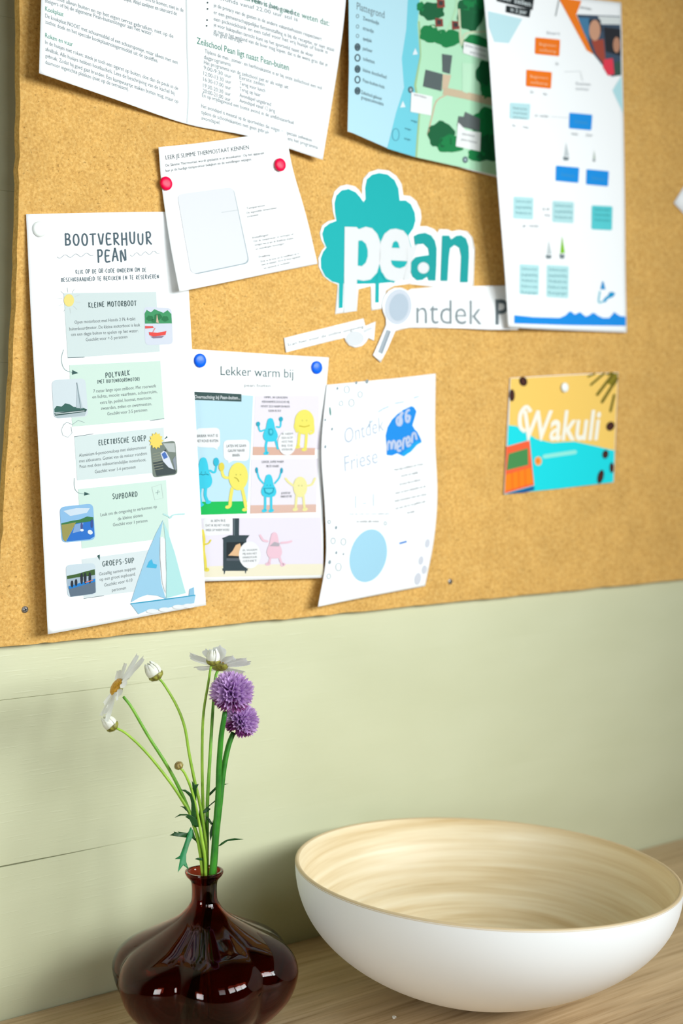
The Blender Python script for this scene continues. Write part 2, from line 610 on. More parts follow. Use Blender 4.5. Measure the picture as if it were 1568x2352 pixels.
# ---------------------------------------------------------------- sheets of paper and their print
class Sheet:
    """A sheet on the board: a smooth patch through control points (photo px, px, metres off the board)."""
    LAYER = 0.00010
    LINES = {'body_text', 'right_column_text', 'small_text', 'panel_heading', 'map_label_text', 'box_text', 'bubble_text', 'legend_text', 'green_heading', 'intro_lettering', 'title_lettering', 'title_text', 'banner_lettering'}
    SINGLE = {'legend_symbol', 'pale_box', 'orange_box', 'blue_box', 'teal_box', 'panel', 'speech_bubble', 'map_label', 'building', 'house', 'floor_strip', 'tree_patch',
              'coffee_bean', 'pale_shape', 'doodle', 'arc_dash', 'rule_line', 'squiggle', 'scribble', 'bullet', 'path', 'boat_symbol', 'connector', 'palm_leaf', 'title_bar'}

    def __init__(s, name, label, cat, grid, up=(0, -1), material='paper', nu=30, nv=40, thick=0.00025, outline=None, group=None, k=K_EXPO, tk=0.66):
        s.k = k
        s.tk = tk          # fine type needs full ink to stay visible
        s.g = np.asarray(grid, float)          # rows x cols x 3
        s.up = np.asarray(up, float)
        s.parts = {}
        s.order = []
        s.alias = {}
        s.count = 0
        a = np.linspace(0, 1, 41)
        S, T = np.meshgrid(a, a)
        s.tab_st = np.stack([S.ravel(), T.ravel()], 1)
        s.tab = s.patch(s.tab_st[:, 0], s.tab_st[:, 1])
        if outline is None:
            SS, TT = np.meshgrid(np.linspace(0, 1, nu), np.linspace(0, 1, nv))
            p = s.patch(SS.ravel(), TT.ravel())
            V = on_board(p[:, 0], p[:, 1], p[:, 2])
            faces = []
            for j in range(nv - 1):
                for i in range(nu - 1):
                    q = j * nu + i
                    faces.append((q, q + nu, q + nu + 1, q + 1))
        else:
            V2, faces = poly2d(outline)
            V = s.map(V2, 0)
        s.o = mesh_obj(name, V, faces, MATS[material], smooth=True)
        # normals toward the room (-y)
        me = s.o.data
        if sum(p.normal.y * p.area for p in me.polygons) > 0:
            me.flip_normals()
        md = s.o.modifiers.new('thickness', 'SOLIDIFY')
        md.thickness = thick
        md.offset = -1
        tag(s.o, label, cat, group)

    def patch(s, S, T):
        R, Cc = s.g.shape[:2]
        # rows first, then columns
        rows = np.stack([cr_eval(s.g[r], np.clip(S, -.2, 1.2) * (Cc - 1)) for r in range(R)], 0)   # R x n x 3
        tt = np.clip(T, -.2, 1.2) * (R - 1)
        if R == 2:
            return rows[0] + (rows[1] - rows[0]) * tt[:, None]
        E = np.concatenate([(2 * rows[0] - rows[1])[None], rows, (2 * rows[-1] - rows[-2])[None]])
        i = np.clip(np.floor(tt).astype(int), 0, R - 2)
        f = (tt - i)[:, None]
        n = np.arange(rows.shape[1])
        a, b, c, d = E[i, n], E[i + 1, n], E[i + 2, n], E[i + 3, n]
        return 0.5 * ((2 * b) + (-a + c) * f + (2 * a - 5 * b + 4 * c - d) * f ** 2 + (-a + 3 * b - 3 * c + d) * f ** 3)

    def map(s, px, layer):
        px = np.asarray(px, float)
        if len(px) == 0:
            return np.zeros((0, 3))
        out = []
        for k in range(0, len(px), 4000):
            q = px[k:k + 4000]
            d = ((q[:, None, :] - s.tab[None, :, :2]) ** 2).sum(2).argmin(1)
            st = s.tab_st[d].copy()
            for _ in range(5):
                p = s.patch(st[:, 0], st[:, 1])
                e = q - p[:, :2]
                h = 1e-4
                js = (s.patch(st[:, 0] + h, st[:, 1])[:, :2] - p[:, :2]) / h
                jt = (s.patch(st[:, 0], st[:, 1] + h)[:, :2] - p[:, :2]) / h
                det = js[:, 0] * jt[:, 1] - js[:, 1] * jt[:, 0]
                det = np.where(abs(det) < 1e-6, 1e-6, det)
                ds = (e[:, 0] * jt[:, 1] - e[:, 1] * jt[:, 0]) / det
                dt = (js[:, 0] * e[:, 1] - js[:, 1] * e[:, 0]) / det
                st = np.clip(st + np.stack([ds, dt], 1), -.15, 1.15)
            off = s.patch(st[:, 0], st[:, 1])[:, 2]
            out.append(on_board(q[:, 0], q[:, 1], off + (0.00012 + s.LAYER * layer if layer else 0)))
        return np.concatenate(out)

    # --- collecting print
    def new(s, part):
        """what is added to this part from now on is another piece of the same kind"""
        s.count += 1
        s.alias[part] = '%s#%d' % (part, s.count)

    def add(s, part, V2, faces, color, layer=1):
        base = part.split('#')[0]
        if base in s.SINGLE:
            s.count += 1
            part = '%s#%d' % (base, s.count)
        else:
            part = s.alias.get(part, part)
        if part not in s.parts:
            s.parts[part] = dict(v=[], f=[], m=[], mats=[], n=0)
            s.order.append(part)
        P = s.parts[part]
        mt = ink(*color, s.k)
        if mt not in P['mats']:
            P['mats'].append(mt)
        mi = P['mats'].index(mt)
        V = s.map(V2, layer)
        P['v'].append(V)
        P['f'] += [tuple(i + P['n'] for i in f) for f in faces]
        P['m'] += [mi] * len(faces)
        P['n'] += len(V)

    def poly(s, part, pts, color, layer=1, cell=22):
        V, fc = poly2d(pts, cell)
        s.add(part, V, fc, color, layer)

    def rrect(s, part, quad, color, layer=1, r=0.12):
        s.poly(part, rounded(quad, r), color, layer)

    def ell(s, part, c, rx, ry, color, layer=1, rot=0, n=24):
        a = np.linspace(0, 2 * math.pi, n, endpoint=False)
        x, y = rx * np.cos(a), ry * np.sin(a)
        cr, sr = math.cos(math.radians(rot)), math.sin(math.radians(rot))
        s.poly(part, np.stack([c[0] + x * cr - y * sr, c[1] + x * sr + y * cr], 1), color, layer)

    def ring(s, part, c, rx, ry, wd, color, layer=1):
        a = np.linspace(0, 2 * math.pi, 17)
        s.stroke(part, np.stack([c[0] + rx * np.cos(a), c[1] + ry * np.sin(a)], 1), wd, color, layer)

    def stroke(s, part, pts, wd, color, layer=1, smooth=0, capped=False):
        P = np.asarray(pts, float)
        if smooth:
            P = catmull(P, smooth)
        V, fc = ribbon(P, wd, capped)
        s.add(part, V, fc, color, layer)

    def text(s, part, body, p0, p1, h, color, layer=1, up=None, bold=0.0, res=2, xh=False):
        V, fc = text_mesh(body, bold, res)
        if not len(V):
            return
        p0 = np.asarray(p0, float); p1 = np.asarray(p1, float)
        upv = (s.up if up is None else np.asarray(up, float))
        upv = upv / np.linalg.norm(upv)
        if h < 13 and sum(color) < 620:
            color = tuple(int(c * s.tk) for c in color)
        if part in s.LINES:
            s.new(part)
        x = (V[:, 0] - V[:, 0].min()) / max(1e-6, np.ptp(V[:, 0]))
        y = V[:, 1] / 0.70 * h
        Q = p0 + (p1 - p0) * x[:, None] + upv * y[:, None]
        s.add(part, Q, fc, color, layer)

    def hand(s, part, body, p0, p1, h, wd, color, layer=1, up=None, jit=0.06):
        p0 = np.asarray(p0, float); p1 = np.asarray(p1, float)
        upv = (s.up if up is None else np.asarray(up, float)); upv = upv / np.linalg.norm(upv)
        gap = 0.26
        if part in s.LINES:
            s.new(part)
        tot = sum(HAND[c][0] + gap for c in body) - gap
        d = (p1 - p0) / tot
        x = 0.0
        rr = random.Random(body)
        for c in body:
            wdt, lines = HAND[c]
            sc = 1 + rr.uniform(-jit, jit); dy = rr.uniform(-jit, jit)
            for ln in lines:
                L = np.asarray(ln, float)
                Q = p0 + d * (x + L[:, :1]) + upv * h * (L[:, 1:] * sc + dy)
                s.stroke(part, Q, wd, color, layer, smooth=max(2, 4 * (len(Q) - 1)) if len(Q) > 2 else 0, capped=wd > 2)
            x += wdt + gap

    def greek(s, part, lines, h, color, layer=1, up=None, bold=0.0):
        for body, p0, p1 in lines:
            s.text(part, body, p0, p1, h, color, layer, up, bold, res=1)

    def finish(s):
        for name in s.order:
            P = s.parts[name]
            if not P['n']:
                continue
            V = np.concatenate(P['v'])
            mesh_obj(name.split('#')[0], V, P['f'], P['mats'], s.o, midx=P['m'])
        return s.o


def poly2d(pts, cell=22):
    """fill a closed outline and cut it on a grid so that it can follow a curved sheet"""
    bm = bmesh.new()
    vs_ = [bm.verts.new((p[0], p[1], 0)) for p in pts]
    try:
        f = bm.faces.new(vs_)
    except ValueError:
        bm.free(); return np.zeros((0, 2)), []
    f.normal_update()
    bmesh.ops.triangulate(bm, faces=[f], ngon_method='EAR_CLIP')
    P = np.asarray(pts, float)
    for ax in (0, 1):
        lo, hi = P[:, ax].min(), P[:, ax].max()
        k = math.floor(lo / cell) + 1
        while k * cell < hi:
            no = (1, 0, 0) if ax == 0 else (0, 1, 0)
            co = (k * cell, 0, 0) if ax == 0 else (0, k * cell, 0)
            bmesh.ops.bisect_plane(bm, geom=bm.verts[:] + bm.edges[:] + bm.faces[:], plane_co=co, plane_no=no, dist=1e-4)
            k += 1
    bm.verts.index_update()
    V = np.array([v.co[:2] for v in bm.verts])
    fc = [tuple(v.index for v in f.verts) for f in bm.faces]
    bm.free()
    return V, fc


def ribbon(P, wd, capped=False):
    P = np.asarray(P, float)
    # drop duplicates
    keep = [0] + [i for i in range(1, len(P)) if np.linalg.norm(P[i] - P[i - 1]) > 1e-6]
    P = P[keep]
    if len(P) < 2:
        return np.zeros((0, 2)), []
    T = np.gradient(P, axis=0)
    T /= np.maximum(1e-9, np.linalg.norm(T, axis=1))[:, None]
    N = np.stack([-T[:, 1], T[:, 0]], 1) * wd / 2
    V = list(P + N) + list(P - N)
    n = len(P)
    fc = [(i, i + 1, n + i + 1, n + i) for i in range(n - 1)]
    if capped:
        for e, sg in ((0, -1), (n - 1, 1)):
            k0 = len(V)
            a0 = math.atan2(N[e][1], N[e][0])
            arc = []
            for q in range(1, 4):
                a = a0 - sg * math.pi * q / 4
                V.append(P[e] + wd / 2 * np.array([math.cos(a), math.sin(a)]))
                arc.append(k0 + q - 1)
            fc.append((e, *arc, n + e))
    return np.array(V), fc


def rounded(quad, r=0.12, n=4):
    q = np.asarray(quad, float)
    out = []
    m = len(q)
    for i in range(m):
        p, a, b = q[i], q[i - 1], q[(i + 1) % m]
        L = min(np.linalg.norm(a - p), np.linalg.norm(b - p)) * r
        A = p + (a - p) / np.linalg.norm(a - p) * L
        B = p + (b - p) / np.linalg.norm(b - p) * L
        for k in range(n + 1):
            t = k / n
            out.append((1 - t) ** 2 * A + 2 * t * (1 - t) * p + t * t * B)
    return np.array(out)


def blob(c, rx, ry, n=26, amp=0.14, seed=0, freq=5):
    r = random.Random(seed)
    ph = [r.uniform(0, 6.28) for _ in range(3)]
    pts = []
    for i in range(n):
        a = 2 * math.pi * i / n
        k = 1 + amp * (math.sin(freq * a + ph[0]) * .6 + math.sin((freq + 3) * a + ph[1]) * .4)
        pts.append((c[0] + rx * k * math.cos(a), c[1] + ry * k * math.sin(a)))
    return pts


def from_crop(ox, oy, sc):
    return lambda *p: [(ox + x / sc, oy + y / sc) for x, y in p]


GREY = (120, 132, 138)
LGREY = (176, 188, 194)
TEAL = (0, 190, 190)


# ---------------------------------------------------------------- the papers
def sheet_house_rules():
    g = [[(102, -250, .014), (270, -200, .006), (436, -150, .002), (612, -110, .003), (800, -75, .008)],
         [(96, -40, .017), (266, 12, .008), (432, 66, .002), (602, 105, .004), (784, 95, .012)],
         [(90, 168, .019), (258, 226, .011), (426, 284, .003), (575, 314, .006), (741, 367, .010)]]
    s = Sheet('house_rules_sheet', 'white two-column house rules sheet with green headings at top left of the board', 'paper sheet', g, up=(0.03, -1), nu=50, nv=44, tk=1.12)
    Z = from_crop(0, 0, 1.96)
    L, G = (128, 140, 142), (70, 150, 125)
    up = (0.0, -1)
    def ln(part, body, a, b, h=9.5, c=L, bold=0.0):
        p = Z(a, b)
        s.text(part, body, p[0], p[1], h, c, 1, up, bold)
    t = 'body_text'
    ln(t, 'honden zijn welkom in de huisjes maar niet in bed te komen, niet in de', (330, -100), (826, 55))
    ln(t, 'andere huisjes. Altijd aanlijnen en uiteraard de', (500, -15), (796, 70))
    ln(t, 'barbecue alleen buiten en op het eigen terras gebruiken, niet op de', (215, -12), (780, 172))
    ln(t, 'steigers of bij de algemene Pean-buitensteiger aan het water.', (203, 10), (686, 160))
    ln('green_heading', 'Kookplaat', (204, 48), (286, 75), 11, G)
    ln(t, 'De kookplaat NOOIT met schuurmiddel of een schuursponsje, maar alleen met een', (204, 78), (800, 290))
    ln(t, 'zachte doek en het speciale kookplaatreinigermiddel uit de spuitfles.', (204, 105), (712, 283))
    ln('green_heading', 'Roken en vuur', (204, 168), (328, 210), 11, G)
    ln(t, 'In de huisjes niet roken: steek je toch een sigaret op buiten, doe dan de peuk in de', (204, 197), (802, 407))
    ln(t, 'afvalbak. Alle huisjes hebben houtkachels. Lees de beschrijving van de kachel bij', (204, 228), (785, 428))
    ln(t, 'gebruik. Zodat hij goed gaat branden. Een kampvuurtje maken buiten mag, maar op', (204, 257), (803, 466))
    ln(t, 'daarvoor ingerichte plekken (niet op de terrassen).', (204, 287), (580, 410))
    r = 'right_column_text'
    ln('green_heading', 'Op ons terrein is het goed te weten dat:', (1000, -30), (1482, 118), 14, G)
    ln(r, 'u dit samen met andere gasten deelt', (960, -50), (1330, 70))
    ln(r, "'s avonds vanaf 22.00 uur stil is", (962, -8), (1340, 97))
    ln(r, 'je de privacy van de gasten in de andere vakantiehuizen respecteert', (962, 30), (1448, 184))
    ln(r, 'er een gemeenschappelijke fietsenstalling is bij de receptie, er niet staat', (962, 62), (1505, 233))
    ln(r, 'een picknickbank en een tafel voor het vrij huisje of bank is', (962, 92), (1475, 243))
    ln(r, 'je voor bakspullen terecht kunt op het sportveld naast de vloer', (962, 118), (1410, 258))
    ln(r, 'je niet in het weiland van de boer mag lopen, dat is de wens gras dat je', (962, 145), (1475, 300))
    ln(r, 'zijn gras vertrapt.', (960, 158), (1092, 195))
    for bx, by in ((934, 12), (934, 40), (932, 90), (930, 116)):
        p = Z((bx, by))[0]
        s.ell('bullet', p, 2.0, 2.2, (60, 80, 80), 1, 0, 10)
    ln('green_heading', 'Zeilschool Pean ligt naast Pean-buiten', (886, 196), (1300, 318), 15, G, 0.004)
    ln(r, 'Tijdens de mei-, zomer- en herfstvakantie is er bij onze zeilschool een vol', (922, 238), (1448, 405))
    ln(r, 'dagprogramma.', (918, 264), (1042, 300))
    ln(r, 'Het programma van de zeilschool ziet er als volgt uit:', (918, 288), (1300, 402))
    for i, (a, b, yy) in enumerate((('9:00-9:30 uur', 'Eerste zeilen', 312), ('12:00-13:30 uur', 'Terug voor lunch', 338), ('16:30-17:00 uur', 'Terug op haar', 364), ('19:30-20:30 uur', 'Avondspel uitgebreid', 392), ('20:00-21:00 uur', 'Avondspel vanaf 12 jarig', 416))):
        ln(r, a, (917 - i, yy), (1042 - i, yy + 42))
        w_ = (112, 116, 95, 142, 160)[i]
        ln(r, b, (1078, yy + 44), (1078 + w_, yy + 44 + w_ * .30))
    ln(r, 'En op vrijdagavond een bonte avond in de amfitheaterkuil.', (910, 436), (1326, 562))
    ln(r, 'Het avondspel is meestal op de sportvelden die volgen op speciale zeilweken', (906, 484), (1404, 640))
    ln(r, 'tijdens de schoolvakanties niet geen gebruik van het tijdens het programma', (906, 512), (1430, 672))
    ln(r, 'avondspel.', (906, 538), (992, 562))
    s.stroke('fold_line', Z((838, -60), (842, 200), (848, 420), (842, 552)), 3.0, (236, 243, 243), 1, smooth=14)
    s.finish()


def sheet_map():
    g = [[(808, -160, .010), (950, -130, .012), (1080, -100, .012), (1210, -70, .010)],
         [(803, 60, .012), (950, 95, .010), (1085, 125, .008), (1210, 150, .006)],
         [(798, 302, .014), (945, 350, .009), (1080, 391, .006), (1210, 425, .004)]]
    s = Sheet('site_map_sheet', 'coloured park map with blue water and green land, half under the flow chart', 'map', g, nu=36, nv=36, k=1.3, tk=0.85)
    Z = from_crop(760, 0, 1.9406)
    P = lambda part, col, layer, *p: s.poly(part, Z(*p), col, layer)
    P('legend_panel', (190, 232, 244), 1, (78, -60), (345, -60), (335, 130), (315, 260), (325, 390), (290, 500), (250, 660), (74, 583), (80, 300))
    P('water', (118, 212, 228), 1, (345, -60), (400, -60), (385, 110), (395, 250), (370, 380), (390, 500), (375, 700), (250, 662), (290, 500), (325, 390), (315, 260), (335, 130))
    P('land', (188, 238, 200), 1, (400, -60), (700, -40), (800, 400), (850, 820), (740, 782), (375, 700), (390, 500), (370, 380), (395, 250), (385, 110))
    P('shore_line', (170, 205, 150), 2, (388, 95), (396, 95), (402, 250), (380, 380), (398, 500), (384, 702), (375, 700), (390, 500), (370, 380), (395, 250))
    dg, dg2 = (0, 132, 70), (0, 100, 58)
    for i, (x, y, rx, ry) in enumerate(((450, 50, 55, 40), (440, 150, 45, 40), (520, 170, 60, 40), (620, 60, 60, 80), (640, 15, 60, 40), (640, 200, 60, 45), (690, 330, 45, 60), (710, 400, 45, 60), (400, 30, 18, 22),
                                          (490, 600, 60, 58), (530, 640, 70, 40), (690, 560, 62, 80), (700, 660, 70, 60), (650, 690, 40, 30))):
        s.poly('tree_patch', blob(Z((x, y))[0], rx / 1.94, ry / 1.94, 26, .12, i), dg if i % 3 else dg2, 3)
    for i, (x, y) in enumerate(((490, 15), (482, 100), (556, 112), (500, -30))):
        P('house', (150, 70, 60), 4, (x - 18, y - 20), (x + 16, y - 16), (x + 18, y + 18), (x - 16, y + 20))
        P('house', (60, 60, 58), 5, (x - 10, y - 12), (x + 9, y - 9), (x + 9, y + 9), (x - 9, y + 9))
    s.stroke('path', Z((540, -40), (560, 20), (510, 140), (440, 110)), 5, (190, 235, 190), 3, 14)
    s.stroke('path', Z((570, 40), (580, 200), (600, 150), (700, 140)), 5, (215, 225, 190), 4, 14)
    s.stroke('path', Z((500, 405), (600, 425), (720, 455), (800, 470)), 17, (214, 192, 160), 3, 10)
    s.stroke('path', Z((520, 420), (470, 450), (450, 520), (430, 600)), 3, (220, 190, 160), 3, 10)
    P('path', (220, 195, 165), 3, (498, 330), (535, 335), (520, 395), (495, 400))
    P('building', (92, 104, 104), 5, (495, 240), (540, 247), (530, 330), (497, 320))
    P('building', (92, 104, 104), 5, (422, 310), (497, 330), (492, 406), (410, 385))
    P('building', (100, 108, 108), 5, (598, 498), (665, 530), (662, 585), (562, 560), (568, 518), (592, 520))
    P('field', (200, 242, 208), 3, (585, 280), (640, 285), (640, 420), (585, 415))
    for q, lines in ((((358, 410), (452, 430), (446, 515), (354, 498)), ((370, 425, 425, 440),)),
                     (((592, 185), (700, 215), (700, 272), (588, 236)), ((600, 205, 690, 232), (620, 235, 690, 255))),
                     (((566, 545), (600, 580), (668, 590), (664, 675), (556, 652)), ((585, 600, 640, 612), (580, 625, 650, 640)))):
        P('map_label', (250, 252, 250), 6, *q)
        for a, b, c, d in lines:
            s.text('map_label_text', 'pean-buiten', Z((a, b))[0], Z((c, d))[0], 6, (150, 150, 160), 7)
    s.text('legend_text', 'Plattegrond', Z((115, 42))[0], Z((238, 82))[0], 17, (110, 125, 130), 2)
    words = ('Zwembadje', 'strandje', 'speelplek', 'parkeer', 'toiletten', 'kleine douche/bad', 'Pean-buiten-huis', 'Zeilschool gebouw', 'groepsaccommodatie')
    ys = (88, 132, 178, 222, 268, 318, 365, 418, 440)
    wd = (72, 48, 40, 42, 52, 105, 96, 92, 100)
    for i, (a, y, l) in enumerate(zip(words, ys, wd)):
        s.text('legend_text', a, Z((142 - (8 if i > 6 else 0), y))[0], Z((142 - (8 if i > 6 else 0) + l, y + l * .32))[0], 8.5, (90, 108, 115), 2, bold=.006)
    for i, y in enumerate((72, 118, 160, 210, 258, 308, 355, 405)):
        c = Z((118, y))[0]
        if i > 2:
            s.ring('legend_symbol', c, 5.5, 7.5, 3, (65, 85, 92), 2)
            if i % 2: s.ell('legend_symbol', c, 4, 5.5, (80, 100, 108), 2)
        else:
            s.ring('legend_symbol', c, 3, 4, 1.6, (130, 150, 155), 2)
    for x, y in ((355, 400), (598, 712)):
        s.ell('legend_symbol', Z((x, y))[0], 6, 7.5, (75, 95, 105), 4)
        s.ell('legend_symbol', Z((x, y))[0], 3, 4, (170, 190, 195), 5)
    s.ring('legend_symbol', Z((288, 600))[0], 8, 14, 2.2, (90, 165, 185), 2)
    for x, y in ((375, 230), (320, 465)):
        s.poly('boat_symbol', Z((x - 12, y + 14), (x, y - 16), (x + 12, y + 12)), (235, 246, 250), 3)
    for x, y in ((370, 540), (342, 575), (340, 620)):
        s.text('legend_text', 'steiger', Z((x - 14, y))[0], Z((x + 16, y + 8))[0], 5, (80, 150, 165), 3)
    s.finish()


def sheet_flow():
    g = [[(1107, -45, .016), (1190, -28, .012), (1310, -8, .006), (1426, 6, .003)],
         [(1124, 150, .024), (1205, 160, .016), (1320, 175, .007), (1430, 185, .003)],
         [(1141, 400, .030), (1220, 405, .018), (1330, 412, .008), (1434, 420, .003)],
         [(1158, 610, .026), (1230, 612, .016), (1340, 616, .007), (1436, 620, .003)],
         [(1167, 752, .014), (1240, 756, .010), (1340, 760, .006), (1439, 764, .004)]]
    s = Sheet('flow_chart_sheet', 'tall white flow chart with orange and blue boxes and a blue wave border', 'poster', g, nu=40, nv=60, k=1.25, tk=0.85)
    Z = from_crop(760, 0, 1.9406)
    Y = from_crop(1100, 400, 3.35)
    P = lambda part, col, layer, *p: s.poly(part, Z(*p), col, layer)
    Q = lambda part, col, layer, *p: s.poly(part, Y(*p), col, layer)
    P('pale_shape', (202, 240, 246), 1, (700, 50), (852, 85), (792, 192), (728, 186), (704, 120))
    P('title_bar', (30, 38, 40), 2, (732, -40), (905, -10), (898, 45), (738, 5))
    P('title_bar', (30, 38, 40), 2, (780, 24), (890, 42), (884, 78), (778, 54))
    s.text('title_text', 'in 2 jaar', Z((800, 50))[0], Z((872, 64))[0], 10, (225, 235, 235), 3, bold=.01)
    s.text('title_text', 'Leer zeilen', Z((748, -4))[0], Z((890, 30))[0], 12, (225, 235, 235), 3, bold=.01)
    P('orange_shape', (255, 132, 24), 2, (1012, -12), (1116, 4), (1092, 66), (1168, 242), (1140, 225))
    P('photograph', (66, 84, 104), 2, (1094, 64), (1288, 72), (1293, 335), (1250, 342), (1166, 236))
    P('photograph', (72, 130, 168), 3, (1100, 78), (1150, 80), (1150, 190), (1128, 150))
    P('photograph', (232, 238, 236), 3, (1190, 72), (1287, 76), (1288, 110), (1200, 108))
    P('photograph', (40, 48, 60), 3, (1145, 90), (1200, 85), (1210, 140), (1160, 150))
    s.ell('photograph', Z((1175, 135))[0], 13, 24, (214, 160, 128), 4)
    P('photograph', (170, 76, 58), 3, (1160, 180), (1215, 175), (1225, 300), (1180, 240))
    P('photograph', (40, 42, 48), 4, (1215, 120), (1290, 130), (1292, 250), (1225, 230))
    s.ell('photograph', Z((1272, 200))[0], 8, 18, (196, 142, 112), 5)
    P('photograph', (240, 62, 84), 4, (1215, 265), (1255, 260), (1262, 330), (1235, 338), (1212, 300))
    P('photograph', (60, 90, 80), 4, (1262, 280), (1292, 270), (1293, 334), (1262, 340))
    P('pale_shape', (190, 236, 242), 1, (1254, 402), (1294, 338), (1301, 505))
    s.text('small_text', 'pean-buiten', Z((1110, 36))[0], Z((1160, 46))[0], 6, (150, 160, 160), 2)
    def boxr(part, Zf, x0, y0, x1, y1, col, sl=.06, layer=2):
        dy = (x1 - x0) * sl
        s.rrect(part, Zf((x0, y0), (x1, y0 + dy), (x1 - 4, y1 + dy), (x0 - 2, y1)), col, layer, .08)
    for x0, y0, x1, y1 in ((910, 166, 1021, 240), (870, 310, 984, 384)):
        boxr('orange_box', Z, x0, y0, x1, y1, (255, 126, 18), .10)
        for k in (0, 1):
            s.text('box_text', ('Beginners', 'zeilkamp')[k], Z((x0 + 18, y0 + 36 + k * 26))[0], Z((x1 - 18, y0 + 44 + k * 26))[0], 7, (255, 205, 160), 3)
    for x0, y0, x1, y1 in ((1062, 502, 1164, 572), (1002, 738, 1106, 806), (1138, 754, 1238, 822)):
        boxr('blue_box', Z, x0, y0, x1, y1, (10, 150, 236), .09)
        s.text('box_text', 'Zeilweek', Z((x0 + 22, y0 + 45))[0], Z((x1 - 20, y0 + 52))[0], 7, (90, 190, 246), 3)
    boxr('pale_box', Z, 798, 458, 888, 528, (196, 238, 242), .06)
    for k in (0, 1, 2):
        s.text('small_text', ('Instructie', 'cursus', 'niveau')[k], Z((812, 486 + k * 20))[0], Z((872, 492 + k * 20))[0], 6, (120, 165, 172), 3)
    for x0, y0, x1, y1, nl in ((265, 172, 418, 340, 3), (565, 205, 730, 368, 3), (312, 692, 462, 922, 5), (520, 698, 690, 945, 5)):
        boxr('pale_box', Y, x0, y0, x1, y1, (192, 238, 240), .06)
        for k in range(nl):
            yy = y0 + 45 + k * 45
            s.text('small_text', ('Zeilinstructeur', 'Jeugdopleiding', 'Windkracht vier', 'Kielboot twee', 'Roerganger')[k], Y((x0 + 14, yy))[0], Y((x1 - 14, yy + 6))[0], 7, (135, 196, 204), 3)
    boxr('teal_box', Y, 866, 240, 1026, 424, (92, 214, 220), .05)
    for k in range(3):
        s.text('small_text', 'Instructie', Y((890, 280 + 40 * k))[0], Y((1005, 286 + 40 * k))[0], 7, (70, 180, 190), 3)
    for x, y, x2, b in ((960, 152, 1020, 'Start'), (1000, 286, 1014, 'ja'), (888, 412, 902, 'ja'), (946, 422, 962, 'nee'), (908, 520, 970, 'of - verder'), (808, 562, 822, 'nee'), (856, 570, 880, 'nee'), (1070, 600, 1100, 'week'), (1136, 605, 1166, 'jaar'), (1092, 378, 1156, 'Examen'), (1090, 400, 1150, 'zomer')):
        s.text('small_text', b, Z((x, y))[0], Z((x2, y + 4))[0], 6.5, (172, 184, 190), 2)
    for x, y, x2, b in ((488, 275, 540, 'ja of'), (505, 322, 545, 'nee'), (335, 405, 462, 'ga - verder')):
        s.text('small_text', b, Y((x, y))[0], Y((x2, y + 5))[0], 7, (165, 176, 182), 2)
    for Zf, x, y0, y1, sail, sc in ((Z, 1047, 635, 715, (205, 214, 216), 14), (Z, 1172, 670, 720, (170, 190, 170), 6), (Y, 535, 510, 650, (205, 216, 216), 24), (Y, 638, 475, 650, (135, 205, 30), 22)):
        h = y1 - y0
        s.new('sail_icon')
        s.poly('sail_icon', Zf((x, y0), (x + sc, y0 + h * .75), (x - sc * .6, y0 + h * .78)), sail, 2)
        s.poly('sail_icon', Zf((x - sc, y0 + h * .80), (x + sc, y0 + h * .82), (x + sc * .7, y1), (x - sc * .7, y1)), (122, 136, 140), 2)
    s.stroke('connector', Z((1015, 0), (1003, 60), (1000, 72)), 2.2, (120, 130, 130), 2)
    s.stroke('connector', Z((1040, 320), (1110, 318), (1120, 360)), 1.3, (210, 216, 216), 2)
    s.stroke('connector', Z((980, 520), (1055, 525)), 1.3, (215, 220, 222), 2)
    Q('wave_border', (0, 148, 238), 2, (270, 1085), (420, 1100), (620, 1106), (665, 1086), (690, 1060), (702, 1055), (715, 1062), (735, 1080), (758, 1070), (775, 1060), (792, 1074), (820, 1096), (850, 1085), (870, 1068), (890, 1070), (915, 1090), (955, 1107), (1000, 1106), (1020, 1085), (1040, 1060), (1062, 1078), (1085, 1092), (1128, 1096), (1128, 1168), (700, 1162), (270, 1148))
    Q('boat_logo', (10, 150, 214), 2, (932, 886), (948, 822), (958, 830), (972, 888))
    s.stroke('boat_logo', Y((930, 900), (920, 985), (965, 975)), 4, (130, 205, 225), 2, 8)
    s.stroke('boat_logo', Y((960, 982), (985, 950), (1020, 935), (1038, 912)), 7, (30, 165, 215), 2, 10)
    s.ell('boat_logo', Y((1018, 926))[0], 7, 6, (20, 158, 214), 3)
    s.finish()


